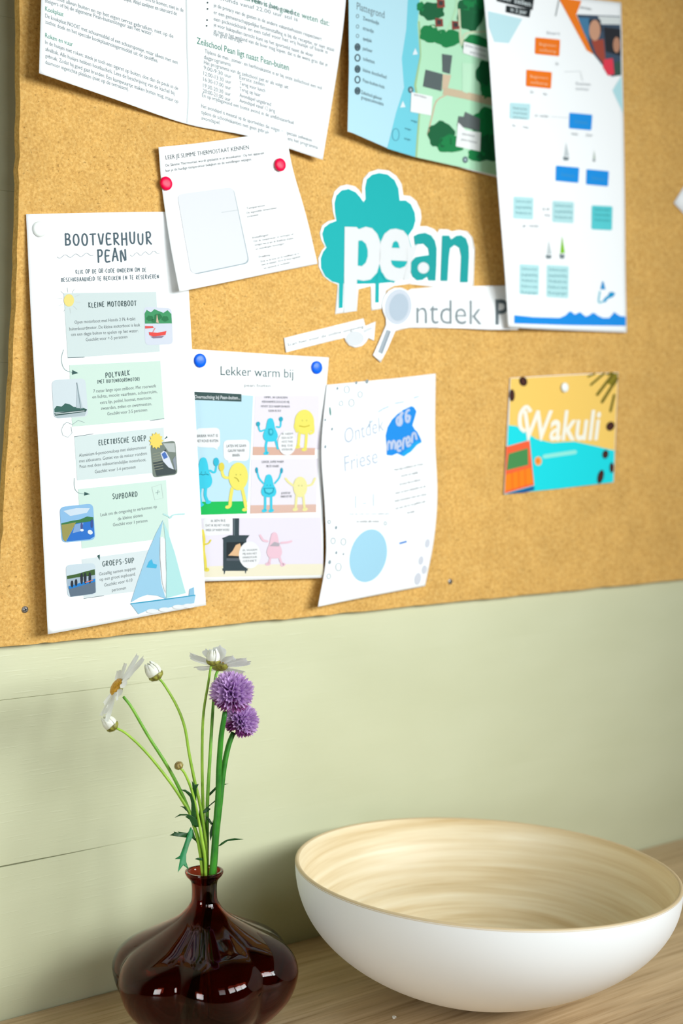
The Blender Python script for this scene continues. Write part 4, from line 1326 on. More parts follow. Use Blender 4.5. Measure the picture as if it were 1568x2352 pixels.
def sheet_lakes():
    g = [[(750, 884, .004), (833, 876, .003), (916, 868, .003), (1000, 858, .004)],
         [(738, 1030, .009), (825, 1020, .005), (912, 1010, .004), (999, 1004, .006)],
         [(746, 1170, .010), (830, 1158, .007), (918, 1146, .007), (1004, 1136, .010)],
         [(748, 1285, .010), (830, 1268, .009), (915, 1252, .008), (996, 1240, .009)],
         [(730, 1394, .013), (812, 1377, .010), (895, 1361, .007), (976, 1346, .005)]]
    s = Sheet('lake_flyer', 'creased white flyer with a blue brush blot and pale blue oval, right of the comic', 'flyer', g, nu=34, nv=60)
    Z = from_crop(710, 840, 4.055)
    P = lambda part, col, layer, *p: s.poly(part, Z(*p), col, layer)
    P('brush_blot', (0, 152, 246), 1, (950, 375), (975, 385), (1000, 425), (985, 480), (962, 555), (985, 595), (1005, 612), (1035, 670), (1050, 712), (1002, 740), (950, 800), (880, 846), (850, 832), (820, 818), (770, 838), (720, 832), (718, 760), (710, 650), (730, 570), (770, 500), (820, 450), (875, 410))
    P('brush_blot', (0, 180, 250), 2, (880, 846), (860, 820), (920, 770), (1000, 700), (1050, 712), (1002, 740), (950, 800))
    W = (206, 220, 248)
    s.stroke('brush_lettering', Z((870, 430), (850, 470), (842, 560)), 7, W, 3, 8)
    s.ring('brush_lettering', Z((838, 515))[0], 6, 10, 5, W, 3)
    s.stroke('brush_lettering', Z((935, 410), (905, 430), (900, 500), (920, 525), (935, 470), (905, 470)), 5.5, W, 3, 16)
    for pts in (((725, 790), (735, 710), (760, 720), (765, 780), (780, 700), (800, 720), (800, 780)), ((820, 760), (850, 740), (845, 700), (822, 715), (825, 790), (855, 785)), ((870, 780), (878, 690), (900, 670)), ((905, 730), (935, 700), (925, 660), (905, 690), (915, 750), (945, 730)), ((955, 720), (962, 640), (985, 630), (1000, 690))):
        s.stroke('brush_lettering', Z(*pts), 4.6, W, 4, 22)
    TL = (206, 216, 230)
    s.text('title_lettering', 'Ontdek', *Z((330, 730), (700, 605)), 36, TL, 1, (-.05, -1), 0.0, 3)
    s.text('title_lettering', 'Friese', *Z((330, 985), (640, 905)), 36, TL, 1, (-.05, -1), 0.0, 3)
    for pts in (((640, 432), (690, 400), (742, 380)), ((795, 352), (885, 335)), ((970, 302), (1022, 284)), ((545, 572), (565, 535), (592, 510))):
        s.stroke('arc_dash', Z(*pts), 2.4, (150, 188, 214), 1)
    words = ('Pean ligt middenin de Friese', 'meren en vlakbij', 'het dorp Nes en Akkrum', 'waar je kunt winkelen en de', 'kade bezoeken met een sloep', 'om een terras te pakken aan', 'het water')
    for b, (p, q) in zip(words, (((790, 982), (1062, 925)), ((855, 1038), (1012, 1005)), ((840, 1118), (1036, 1072)), ((800, 1198), (1086, 1132)), ((795, 1272), (1092, 1205)), ((800, 1342), (1082, 1272)), ((912, 1382), (986, 1364)))):
        s.text('body_text', b, *Z(p, q), 6.5, (192, 202, 210), 1)
    s.text('body_text', 'Scan de code voor onze online gids', *Z((370, 1392), (746, 1388)), 6.5, (200, 210, 216), 1)
    s.text('body_text', 'en ontdek alle routes', *Z((440, 1462), (652, 1460)), 6.5, (196, 206, 212), 1)
    s.text('body_text', 'I - I', *Z((425, 1330), (605, 1310)), 30, (226, 236, 242), 1)
    s.ell('pale_oval', Z((550, 1770))[0], 42, 62, (176, 228, 250), 1, 14, 36)
    for i, (x, y, r, k) in enumerate(((262, 212, 3, 1), (350, 222, 6, 0), (474, 268, 5, 0), (296, 352, 4.2, 0), (393, 346, 6.2, 0), (438, 160, 3, 1), (538, 148, 4, 1), (195, 425, 3, 2), (150, 505, 2.5, 1), (212, 590, 3, 1), (150, 755, 3.2, 1), (250, 1508, 3.4, 1), (222, 1632, 5, 0), (318, 1640, 5.6, 0), (252, 1742, 3, 1), (318, 1755, 2.4, 1), (190, 1830, 4.2, 1), (272, 1875, 6.4, 0), (182, 1962, 4.2, 0), (185, 1455, 3, 0), (1100, 1655, 6, 3), (1040, 1815, 6, 3), (1010, 1985, 8, 3), (1070, 1900, 6, 3), (708, 1468, 3, 0))):
        c = Z((x, y))[0]
        if k == 0: s.ring('doodle', c, r, r * 1.35, 2.0, (170, 186, 192), 1)
        elif k == 1: s.ell('doodle', c, r * .8, r * 1.3, (150, 168, 176), 1, 10, 10)
        elif k == 2: s.ell('doodle', c, r * .8, r * 3.6, (120, 165, 160), 1, -6, 12)
        else: s.ell('doodle', c, r, r * 1.8, (230, 234, 244), 1, 10, 14)
    s.stroke('arc_dash', Z((838, 1656), (870, 1648), (908, 1636)), 4.4, (20, 130, 222), 1)
    s.finish()


def sheet_card():
    g = [[(1171, 868, .0015), (1294, 861, .0015), (1419, 855, .003)],
         [(1164, 1000, .0015), (1290, 992, .0015), (1414, 984, .003)],
         [(1157, 1136, .002), (1284, 1122, .002), (1409, 1108, .004)]]
    s = Sheet('coffee_gift_card', 'small yellow and turquoise gift card with dark coffee beans, pinned alone at right', 'card', g, nu=16, nv=16, thick=.0005, k=1.2)
    Z = from_crop(1120, 820, 3.5)
    P = lambda part, col, layer, *p: s.poly(part, Z(*p), col, layer)
    P('yellow_field', (250, 206, 104), 1, (182, 172), (1044, 126), (1018, 752), (165, 740))
    P('turquoise_field', (0, 220, 228), 2, (166, 548), (230, 556), (300, 600), (390, 660), (520, 690), (620, 682), (700, 680), (860, 715), (1018, 752), (1008, 1006), (560, 1060), (135, 1102))
    s.text('script_lettering', 'Wakuli', *Z((255, 668), (885, 662)), 68, (250, 246, 230), 4, (.12, -1), .02, 4)
    s.stroke('script_lettering', Z((300, 600), (262, 560), (262, 460), (310, 400), (345, 440)), 9, (250, 246, 230), 4, 18)
    P('red_house', (255, 98, 54), 3, (150, 720), (336, 668), (372, 1030), (136, 1098))
    P('red_house', (70, 142, 78), 4, (166, 778), (322, 732), (326, 868), (150, 912))
    P('red_house', (255, 134, 12), 4, (142, 945), (346, 888), (364, 1014), (136, 1078))
    for k in (0, 1, 2):
        x = 195 + 52 * k
        s.stroke('red_house', Z((x, 930 - 14 * k), (x + 4, 1064 - 14 * k)), 3, (250, 110, 8), 5)
    P('red_house', (16, 92, 150), 3, (138, 1102), (372, 1036), (374, 1068), (300, 1090))
    s.ell('orange_dot', Z((405, 836))[0], 8.2, 10.5, (250, 176, 110), 3); s.ell('orange_dot', Z((403, 836))[0], 5, 6.4, (255, 140, 30), 4)
    s.stroke('tag_line', Z((455, 800), (700, 764)), 9, (150, 236, 222), 3, 0, True)
    for x, y, rx, ry, rot in ((285, 196, 9, 11, -20), (195, 308, 6, 14, 0), (985, 556, 9, 11, 30), (945, 782, 7, 10, 10), (996, 890, 5, 12, 0), (906, 962, 7, 16, 14)):
        s.ell('coffee_bean', Z((x, y))[0], rx, ry, (52, 22, 14), 5, rot)
        s.ell('coffee_bean', Z((x, y))[0], rx * .18, ry * .7, (96, 50, 36), 6, rot + 8, 10)
    for a, b, wd in (((935, 132), (828, 224), 5), ((1006, 138), (880, 302), 6.5), ((1038, 172), (918, 362), 6.5), ((1016, 306), (986, 436), 5.5), ((860, 134), (806, 158), 4), ((1000, 128), (960, 140), 5)):
        s.stroke('palm_leaf', Z(a, b), wd, (112, 100, 14), 4, 0, True)
    P('palm_leaf', (140, 126, 24), 3, (985, 132), (1044, 128), (1040, 200), (1010, 240), (960, 210))
    s.finish()


def sticker_tree():
    Z = from_crop(640, 360, 2.8)
    out = ((363, 1012), (380, 822), (330, 802), (285, 765), (256, 705), (255, 650), (275, 605), (299, 580), (272, 530), (264, 490), (280, 440), (320, 412), (364, 404), (348, 350), (343, 280), (358, 225), (395, 188), (440, 178), (490, 190), (518, 215), (537, 250), (536, 190), (545, 140), (580, 100), (640, 80), (705, 88), (755, 122), (790, 175), (800, 248), (845, 252), (885, 285), (910, 340), (917, 390), (906, 448), (950, 446), (1000, 466), (1022, 492), (1030, 466), (1090, 468), (1110, 480), (1160, 470), (1212, 480), (1245, 520), (1260, 590), (1252, 830), (1000, 838), (840, 818), (740, 830), (690, 862), (662, 978), (596, 988), (592, 832), (512, 852), (502, 992))
    pts = np.array(Z(*out))
    x0, y0 = pts.min(0) - 6; x1, y1 = pts.max(0) + 6
    g = [[(x, y, .0006) for x in (x0, (x0 + x1) / 2, x1)] for y in (y0, (y0 + y1) / 2, y1)]
    s = Sheet('tree_logo_sticker', 'turquoise tree-shaped logo sticker with white outline in the middle of the board', 'sticker', g, material='sticker', outline=pts, thick=.0004)
    T1, T2 = (0, 192, 192), (0, 176, 174)
    P = lambda part, col, layer, *p: s.poly(part, Z(*p), col, layer)
    P('tree_crown', T1, 1, (388, 815), (345, 803), (300, 770), (272, 715), (270, 655), (285, 612), (306, 584), (288, 540), (280, 495), (292, 455), (325, 430), (370, 412), (362, 360), (358, 300), (370, 250), (405, 215), (450, 208), (495, 228), (525, 262), (545, 292), (558, 272), (555, 200), (566, 145), (600, 115), (645, 104), (700, 114), (745, 150), (770, 205), (778, 282), (815, 280), (850, 305), (875, 360), (880, 410), (866, 460), (835, 505), (860, 600), (850, 720), (790, 790), (745, 806), (640, 815), (500, 818))
    P('tree_trunk', T1, 1, (388, 800), (416, 800), (411, 972), (386, 974))
    s.stroke('slim_trunk', Z((634, 760), (632, 938)), 8.6, T1, 2)
    Wt = (250, 252, 252)
    # p
    P('letter_p', Wt, 3, (424, 450), (500, 452), (515, 466), (560, 450), (600, 460), (632, 495), (650, 540), (656, 610), (650, 680), (632, 745), (590, 790), (545, 798), (503, 790), (500, 992), (418, 1004))
    P('letter_p', T1, 4, (512, 540), (535, 538), (560, 560), (572, 600), (572, 640), (560, 680), (535, 704), (508, 700))
    # e
    P('letter_e', Wt, 3, (752, 462), (800, 475), (835, 515), (850, 580), (850, 625), (846, 700), (830, 760), (780, 800), (735, 806), (690, 790), (662, 745), (648, 690), (646, 620), (654, 550), (680, 495), (715, 468))
    P('letter_e', T1, 4, (726, 586), (735, 552), (752, 540), (768, 552), (778, 588))
    P('letter_e', T1, 4, (720, 666), (830, 672), (812, 705), (780, 718), (750, 712), (730, 695))
    P('letter_e', Wt, 5, (826, 590), (900, 560), (872, 640), (850, 680), (846, 790), (800, 800), (826, 700))
    s.stroke('branch', Z((632, 790), (655, 745), (690, 790), (745, 806)), 4.5, T1, 5, 14)
    s.stroke('branch', Z((632, 800), (600, 795), (560, 806), (505, 808)), 5, T1, 5, 14)
    # a
    P('letter_a', T2, 4, (868, 510), (900, 494), (940, 488), (980, 505), (1005, 540), (1016, 590), (1014, 700), (1008, 798), (962, 796), (955, 772), (925, 792), (890, 796), (860, 772), (845, 725), (852, 675), (880, 645), (930, 636), (966, 632), (960, 590), (930, 560), (875, 568))
    s.ell('letter_a', Z((930, 715))[0], 13, 13, Wt, 5)
    # n
    P('letter_n', T2, 4, (1050, 506), (1096, 506), (1108, 532), (1140, 508), (1172, 504), (1205, 525), (1222, 575), (1224, 640), (1216, 808), (1165, 808), (1172, 640), (1160, 585), (1130, 568), (1102, 590), (1094, 650), (1085, 800), (1040, 798))
    s.finish()


def cutout_magnifier():
    Z = from_crop(640, 360, 2.8)
    out = ((672, 1000), (664, 950), (676, 900), (705, 862), (745, 842), (790, 842), (830, 862), (850, 850), (1000, 838), (1180, 834), (1352, 830), (1540, 826), (1540, 1112), (1350, 1112), (1180, 1104), (1020, 1100), (840, 1100), (790, 1110), (748, 1122), (700, 1235), (655, 1322), (606, 1276), (640, 1200), (690, 1082), (690, 1040))
    pts = np.array(Z(*out))
    g = [[(860, 640, .0016), (980, 640, .002), (1080, 640, .003), (1200, 640, .008)],
         [(850, 740, .0016), (975, 740, .002), (1080, 740, .004), (1200, 740, .010)],
         [(845, 840, .0016), (970, 840, .002), (1080, 840, .003), (1200, 840, .008)]]
    s = Sheet('magnifier_cutout', 'white cut-out banner shaped like a magnifying glass with thin grey lettering', 'paper cutout', g, outline=pts, thick=.0004)
    s.ell('lens', Z((768, 965))[0], 31, 41, (228, 236, 246), 1, 8, 30)
    s.ell('lens', Z((772, 968))[0], 22, 32, (200, 216, 230), 2, 8, 26)
    s.stroke('handle', Z((708, 1116), (652, 1262)), 11, (186, 198, 206), 1)
    s.stroke('handle', Z((716, 1122), (660, 1268)), 2.4, (150, 164, 174), 2)
    s.text('banner_lettering', 'ntdek', *Z((884, 1072), (1306, 1080)), 57, (150, 162, 166), 1, (0, -1), -.004, 3)
    s.text('banner_lettering', 'P', *Z((1392, 1078), (1474, 1078)), 58, (110, 124, 130), 1, (0, -1), .012, 3)
    s.finish()


def cutout_strip():
    Z = from_crop(640, 360, 2.8)
    out = ((34, 1166), (545, 1040), (556, 1088), (622, 1060), (612, 1182), (576, 1166), (560, 1196), (530, 1220), (492, 1228), (455, 1214), (430, 1186), (424, 1164), (46, 1258))
    pts = np.array(Z(*out))
    g = [[(645, 725, .0012), (870, 725, .0012)], [(645, 815, .0012), (870, 815, .0012)]]
    s = Sheet('paper_strip', 'narrow white paper strip with one line of tiny print below the logo', 'paper cutout', g, outline=pts, thick=.0004)
    s.text('print_line', 'Scan hier voor de online omgeving', *Z((56, 1220), (546, 1100)), 7.5, (178, 188, 192), 1, (-.05, -1))
    s.ell('pointing_shape', Z((490, 1168))[0], 21, 17, (240, 244, 246), 1)
    s.stroke('pointing_shape', Z((545, 1125), (600, 1100)), 7, (236, 240, 242), 1)
    s.finish()


def sheet_corner():
    g = [[(1547, 466, .0012), (1650, 300, .0012)], [(1640, 566, .0012), (1760, 400, .0012)]]
    s = Sheet('tilted_note', 'corner of a tilted white note at the right edge of the picture', 'paper sheet', g, nu=8, nv=8)
    s.finish()


# ---------------------------------------------------------------- pins
def pin(u, v, off, rad, material, label, name='push_pin', group=None):
    c = on_board(u, v, 0.0)
    y0 = c[1]
    prof = [(0.0, off + 0.0029), (0.4, off + 0.0028), (0.72, off + 0.0026), (0.86, off + 0.0023), (0.95, off + 0.0018), (1.0, off + 0.0011), (1.0, off + 0.0005), (0.97, off + 0.0003)]
    c = on_board(u, v, off + 0.002)
    base = on_board(u, v, 0.0)
    yb = -float(board_off(c[0], c[2]))
    seg = 28
    V, fc = [], []
    for r, h in prof:
        for k in range(seg):
            a = 2 * math.pi * k / seg
            V.append((c[0] + math.cos(a) * r * rad, yb - h, c[2] + math.sin(a) * r * rad))
    for q in range(len(prof) - 1):
        for k in range(seg):
            a0, a1 = q * seg + k, q * seg + (k + 1) % seg
            fc.append((a0, a0 + seg, a1 + seg, a1))
    root = empty(name, (c[0], yb - off, c[2]))
    tag(root, label, 'pin', group)
    mesh_obj('pin_head', V, fc, material, root, smooth=True)
    tv, tf = tube([(c[0], yb - off - .0004, c[2]), (c[0], yb + .004, c[2])], [.0005, .0003], 8)
    mesh_obj('pin_point', tv, tf, MATS['steel'], root)


# ---------------------------------------------------------------- vase
def table_pt(u, v, z=0.0):
    d = ray(u, v)
    return CAM + d * ((z - CAM[2]) / d[2])


VASE = table_pt(471, 2378)


def z_at(v):
    lo, hi = -0.1, 0.6
    for _ in range(40):
        mid = (lo + hi) / 2
        if proj((VASE[0], VASE[1], mid))[1] > v: lo = mid
        else: hi = mid
    return (lo + hi) / 2


VASE_D = proj((VASE[0], VASE[1], 0.06))[2]


def build_vase():
    px = [(2000, 43.5), (2004, 43.8), (2010, 41), (2017, 35), (2024, 30.5), (2036, 28.8), (2052, 28.8), (2066, 30), (2080, 36), (2094, 48), (2108, 64), (2124, 92), (2140, 124), (2156, 158), (2172, 186), (2190, 205), (2208, 214), (2226, 217), (2244, 214), (2262, 208), (2282, 198), (2302, 182), (2322, 162), (2342, 136), (2360, 112), (2374, 96), (2380, 88)]
    prof = [(z_at(v), r * VASE_D / F) for v, r in px]
    prof = [(max(z, 0.0004) + 0.0002, r) for z, r in prof]
    P = catmull(prof, 110)
    seg = 144
    a0 = math.atan2(-HD[1], -HD[0])                  # toward the camera
    right = math.atan2(RT[1], RT[0])
    sgn = 1 if math.sin(right - a0) > 0 else -1
    zmax, zeq = prof[0][0], z_at(2226)
    zneck = z_at(2072)

    def lobe(z):
        if z >= zneck: return 0.0
        t = (zneck - z) / (zneck - zeq)
        return 0.082 * min(1.0, t * 0.9 + 0.12 * math.sin(min(1, t) * math.pi)) if t < 1 else 0.082 * max(0.45, 1 - (t - 1) * 0.45)

    def ringpts(z, r, inset=0.0, damp=1.0):
        pts = []
        amp = lobe(z) * damp
        for k in range(seg):
            al = 2 * math.pi * k / seg               # angle from toward-camera, positive to image right
            ph = (math.degrees(al) - 47) / 60 * math.pi
            s_ = abs(math.sin(ph))
            # rounded lobes with soft creases between them
            prof_l = (math.sqrt(s_ * s_ + 0.012) - 0.11) ** 0.85
            k_ = 1 + 0.02 * (amp > 0) - amp * 1.75 * (1 - min(1.0, prof_l))
            rr = r * k_ - inset
            th = a0 + sgn * al
            pts.append((VASE[0] + rr * math.cos(th), VASE[1] + rr * math.sin(th), z))
        return pts
    V, fc = [], []
    rows = []
    for z, r in P:
        rows.append(ringpts(z, r))
    # inside, from the bottom back up
    inner = [(z, r) for z, r in P[::-1] if z > 0.007]
    irows = []
    for z, r in inner:
        irows.append(ringpts(z, r, 0.0026 if z < zneck else 0.0022, 0.92))
    zb = 0.0006
    allrows = rows + [[(VASE[0] + (p[0] - VASE[0]) * .5, VASE[1] + (p[1] - VASE[1]) * .5, zb + .0022) for p in rows[-1]]]
    n1 = len(allrows)
    ib = irows[0]
    floor_in = [[(VASE[0] + (p[0] - VASE[0]) * .5, VASE[1] + (p[1] - VASE[1]) * .5, 0.0065) for p in ib]]
    for rw in allrows + floor_in + irows:
        V += rw
    total = n1 + 1 + len(irows)
    for i in range(total - 1):
        if i == n1 - 1:
            continue
        for k in range(seg):
            a, b = i * seg + k, i * seg + (k + 1) % seg
            fc.append((a, b, b + seg, a + seg))
    # rim: join inner top to outer top
    for k in range(seg):
        a, b = (total - 1) * seg + k, (total - 1) * seg + (k + 1) % seg
        c, d = k, (k + 1) % seg
        fc.append((a, b, d, c))
    fc.append(tuple((n1 - 1) * seg + k for k in range(seg)))
    fc.append(tuple(n1 * seg + k for k in range(seg))[::-1])
    bm = bmesh.new()
    me = bpy.data.meshes.new('glass_vase')
    me.from_pydata(V, [], fc)
    bm.from_mesh(me)
    bmesh.ops.recalc_face_normals(bm, faces=bm.faces)
    bm.to_mesh(me); bm.free()
    for v in me.vertices:
        v.co -= Vector((VASE[0], VASE[1], 0))
    me.polygons.foreach_set('use_smooth', [True] * len(me.polygons))
    me.materials.append(MATS['glass'])
    o = bpy.data.objects.new('glass_vase', me)
    link(o, None, (VASE[0], VASE[1], 0.0))
    tag(o, 'squat ribbed dark red-brown glass vase with narrow neck holding the flowers', 'vase')
    return o


# ---------------------------------------------------------------- bowl
BOWL = np.array([0.8125, -0.196, 0.0])


def build_bowl():
    R, H_, rb = 0.162, 0.108, 0.030
    kx, ky = -0.0087, 0.0019
    th = 0.0036
    seg = 160
    root = empty('serving_bowl', BOWL)
    tag(root, 'wide white bowl with bamboo inside standing on the oak top', 'bowl')

    def pt(r, z, k):
        a = 2 * math.pi * k / seg
        f = (z / H_) ** 1.6 if z > 0 else 0
        return (BOWL[0] + r * math.cos(a), BOWL[1] + r * math.sin(a), z + f * (kx * math.cos(a) + ky * math.sin(a)))

    def lathe(name, prof, m, cap0=False):
        V, fc = [], []
        for r, z in prof:
            V += [pt(r, z, k) for k in range(seg)]
        for i in range(len(prof) - 1):
            for k in range(seg):
                a, b = i * seg + k, i * seg + (k + 1) % seg
                fc.append((a, b, b + seg, a + seg))
        if cap0:
            fc.append(tuple(range(seg))[::-1])
        o = mesh_obj(name, V, fc, m, root, origin=np.array(BOWL), smooth=True)
        return o
    ts = np.linspace(0, 1, 40)
    outer = [(rb * .6, 0.0006), (rb - .004, 0.0006)]
    for t in ts:
        x = t
        outer.append((rb + (R - rb) * (1 - (1 - x) ** 2.2), 0.0008 + (H_ - 0.0008) * (x ** 1.20)))
    lathe('shell', outer, MATS['bowl_white'], True)
    inner = [(0.0005, 0.0068), (0.020, 0.0068), (rb + .008, 0.0070), (rb + .0105, 0.0074), (rb + .0112, 0.0090)]
    r0, z0 = rb + .0118, 0.0096
    # follow the outer profile at a constant wall thickness
    op = np.array(outer[2:])
    tang = np.gradient(op, axis=0); tang /= np.linalg.norm(tang, axis=1)[:, None]
    ip = op + np.stack([-tang[:, 1], tang[:, 0]], 1) * th
    for r, z in ip:
        if z > z0 + .0006 and r > r0:
            if z < .050:                       # the thicker turned base ends in a small step
                r, z = r - .0022, z + .0016
            inner.append((r, min(z, H_ + .0002)))
    inner[-1] = (R - th * .92, H_ + .0003)
    lathe('bamboo_lining', inner, MATS['bamboo'])
    rim = [(R - th * .92, H_ + .0003), (R - th * .7, H_ + .0011), (R - th * .35, H_ + .0012), (R - .0002, H_ + .0005), (R + .0001, H_ - .0008)]
    o = lathe('rim', rim, mat('bamboo_edge', (0.62, 0.48, 0.28), 0.5))
    o['label'] = 'thin bare bamboo rim'


# ---------------------------------------------------------------- flowers
D0 = VASE_D


def fp(u, v, dd=0.0):
    zc = proj((VASE[0], VASE[1], z_at(v)))[2]
    return at(u, v, zc + dd)


def make_stem(parent, pts, r0, r1, m, n=30, name='stem'):
    """pts: (u, v, depth offset) from the flower head down into the vase; r0 top radius, r1 bottom"""
    C3 = np.array([fp(*p) for p in pts])
    # down inside the vase
    bott = np.array([VASE[0], VASE[1], 0.0])
    last = C3[-1]
    k = random.uniform(-1, 1)
    C3 = np.vstack([C3, last * .5 + bott * .5 + RT * .006 * k + np.array([0, 0, (last[2]) * .02]), np.array([VASE[0], VASE[1], 0.014]) + RT * .018 * k])
    P = catmull(C3, n)
    t = np.linspace(0, 1, n)
    V, fc = tube(P, r0 + (r1 - r0) * np.clip(t * 1.5, 0, 1), 10)
    mesh_obj(name, V, fc, MATS[m], parent, smooth=True)
    return P


def petal_mesh(L, W, curl, name='petal', notch=True, m='petal_white', nl=9, nw=5):
    V, fc = [], []
    for i in range(nl):
        t = i / (nl - 1)
        wv = W * (math.sin(min(1, t * 1.25) * math.pi * .5) ** .8) * (1 - max(0, t - .72) ** 2 * 7.5)
        for j in range(nw):
            q = j / (nw - 1) * 2 - 1
            x = t * L - (0.06 * L * abs(math.sin(q * 3.1)) if (i == nl - 1 and notch) else 0) - (q * q * .05 * L if i == nl - 1 else 0)
            V.append((x, q * wv / 2, curl * t * t * L - 0.10 * W * q * q + .02 * W * math.cos(q * 9)))
    for i in range(nl - 1):
        for j in range(nw - 1):
            a = i * nw + j
            fc.append((a, a + 1, a + nw + 1, a + nw))
    me = bpy.data.meshes.new(name)
    me.from_pydata(V, [], fc)
    me.materials.append(MATS[m])
    me.polygons.foreach_set('use_smooth', [True] * len(me.polygons))
    return me


def place(me, name, parent, world_pos, ex, ez, scale=1.0, solid=0.0):
    """object with its x axis along ex and its z axis near ez"""
    ex = np.asarray(ex, float); ex = ex / np.linalg.norm(ex)
    ey = np.cross(np.asarray(ez, float), ex); ey /= np.linalg.norm(ey)
    ez = np.cross(ex, ey)
    o = bpy.data.objects.new(name, me)
    COL.objects.link(o)
    o.parent = parent
    p = np.asarray(world_pos) - wloc(parent)
    Mx = Matrix.Identity(4)
    for i in range(3):
        Mx[i][0], Mx[i][1], Mx[i][2], Mx[i][3] = ex[i] * scale, ey[i] * scale, ez[i] * scale, p[i]
    o.matrix_local = Mx
    if solid:
        md = o.modifiers.new('thickness', 'SOLIDIFY'); md.thickness = solid; md.offset = 0
    return o


def frame(n):
    n = np.asarray(n, float); n = n / np.linalg.norm(n)
    a = np.cross(n, UP); a = a / np.linalg.norm(a)
    b = np.cross(n, a)
    return n, a, b


def cam_dir(r, u, t):
    """direction from components to the photo's right, up and toward the viewer"""
    d = RT * r + UP * u - FW * t
    return d / np.linalg.norm(d)


def spin(parent, name, c, axis, prof, m, seg=20):
    """solid of revolution: prof = [(radius, height along axis)]"""
    n, a, b = frame(axis)
    V, fc = [], []
    for r, h in prof:
        for k in range(seg):
            t = 2 * math.pi * k / seg
            V.append(c + n * h + (a * math.cos(t) + b * math.sin(t)) * r)
    for i in range(len(prof) - 1):
        for k in range(seg):
            p, q = i * seg + k, i * seg + (k + 1) % seg
            fc.append((p, q, q + seg, p + seg))
    return mesh_obj(name, V, fc, MATS[m], parent, smooth=True)


def daisy(label, c, n, size, petals, stem, stem_m, droop=0.0, disc=True):
    root = empty('daisy', VASE + np.array([0, 0, 0.014]))
    tag(root, label, 'flower', 'daisies in the vase')
    n_, a, b = frame(n)
    make_stem(root, stem, .00105, .0015, stem_m)
    pm = petal_mesh(size, size * .46, droop)
    for ang, sc, el in petals:
        t = math.radians(ang)
        rad = a * math.cos(t) + b * math.sin(t)
        ex = rad * math.cos(math.radians(el)) + n_ * math.sin(math.radians(el))
        place(pm, 'petal', root, c + rad * size * .16, ex, n_, sc)
    if disc:
        spin(root, 'flower_disc', c, n_, [(0.0, size * .15), (size * .16, size * .14), (size * .27, size * .09), (size * .31, size * .01), (size * .27, -size * .03)], 'disc_yellow')
    spin(root, 'calyx', c, n_, [(size * .30, -size * .01), (size * .30, -size * .07), (size * .22, -size * .15), (size * .07, -size * .20), (0.0, -size * .21)], 'calyx')
    return root


def bud(label, c, n, rad, stem, stem_m, white=True):
    root = empty('daisy_bud', VASE + np.array([0, 0, 0.014]))
    tag(root, label, 'flower bud', 'daisy buds in the vase')
    n_, a, b = frame(n)
    make_stem(root, stem, .0009, .0013, stem_m)
    if white:
        # closed petals wrapped round each other
        V, fc = [], []
        nl, nw = 7, 5
        for i in range(nl):
            t = i / (nl - 1)
            for j in range(nw):
                q = (j / (nw - 1) * 2 - 1)
                ang = q * 0.62 * (1 - .45 * t)
                rr = rad * (0.80 + 0.28 * math.sin(t * math.pi * .85) - .42 * t * t)
                V.append((rad * (-.35 + 2.05 * t) - q * q * .25 * rad * t, rr * math.sin(ang), rr * math.cos(ang)))
        for i in range(nl - 1):
            for j in range(nw - 1):
                k = i * nw + j
                fc.append((k, k + 1, k + nw + 1, k + nw))
        me = bpy.data.meshes.new('petal'); me.from_pydata(V, [], fc); me.materials.append(MATS['bud_white'])
        me.polygons.foreach_set('use_smooth', [True] * len(me.polygons))
        for k in range(9):
            t = 2 * math.pi * k / 9
            rad_d = a * math.cos(t) + b * math.sin(t)
            sc = 1.0 + .10 * math.sin(k * 2.4)
            place(me, 'petal', root, c, n_ + rad_d * .05 * math.sin(k * 1.7), rad_d, sc)
        spin(root, 'calyx', c, n_, [(rad * .98, rad * .05), (rad * 1.06, -rad * .2), (rad * .9, -rad * .55), (rad * .4, -rad * .85), (0, -rad * .9)], 'calyx')
    else:
        spin(root, 'bud_head', c, n_, [(0, rad * .75), (rad * .45, rad * .8), (rad * .85, rad * .5), (rad * 1.0, 0), (rad * .9, -rad * .5), (rad * .5, -rad * .85), (0, -rad * .95)], 'bud_brown')
        for k in range(10):
            t = 2 * math.pi * k / 10
            rd = a * math.cos(t) + b * math.sin(t)
            pts = [c + n_ * rad * h + rd * rad * r for r, h in ((.5, -.84), (.95, -.45), (1.06, 0), (.95, .45))]
            V, fc = tube(catmull(pts, 8), np.linspace(.00022, .00012, 8), 5)
            mesh_obj('bract', V, fc, MATS['calyx'], root)
    return root


def floret_mesh(m, L=.0062):
    V, fc = [], []
    for k in range(6):
        a = 2 * math.pi * k / 6
        ca, sa = math.cos(a), math.sin(a)
        wv = L * .17
        i0 = len(V)
        for t, r, wd in ((0, .06, .3), (.45, .20, 1.0), (.8, .27, .7), (1.05, .36, 0.05)):
            for q in (-1, 1):
                y = q * wv * wd
                V.append((L * t, L * r * ca - y * sa, L * r * sa + y * ca))
        for i in range(3):
            p = i0 + 2 * i
            fc.append((p, p + 1, p + 3, p + 2))
    me = bpy.data.meshes.new('floret')
    me.from_pydata(V, [], fc)
    me.materials.append(MATS[m])
    me.polygons.foreach_set('use_smooth', [True] * len(me.polygons))
    return me


FLOR = None


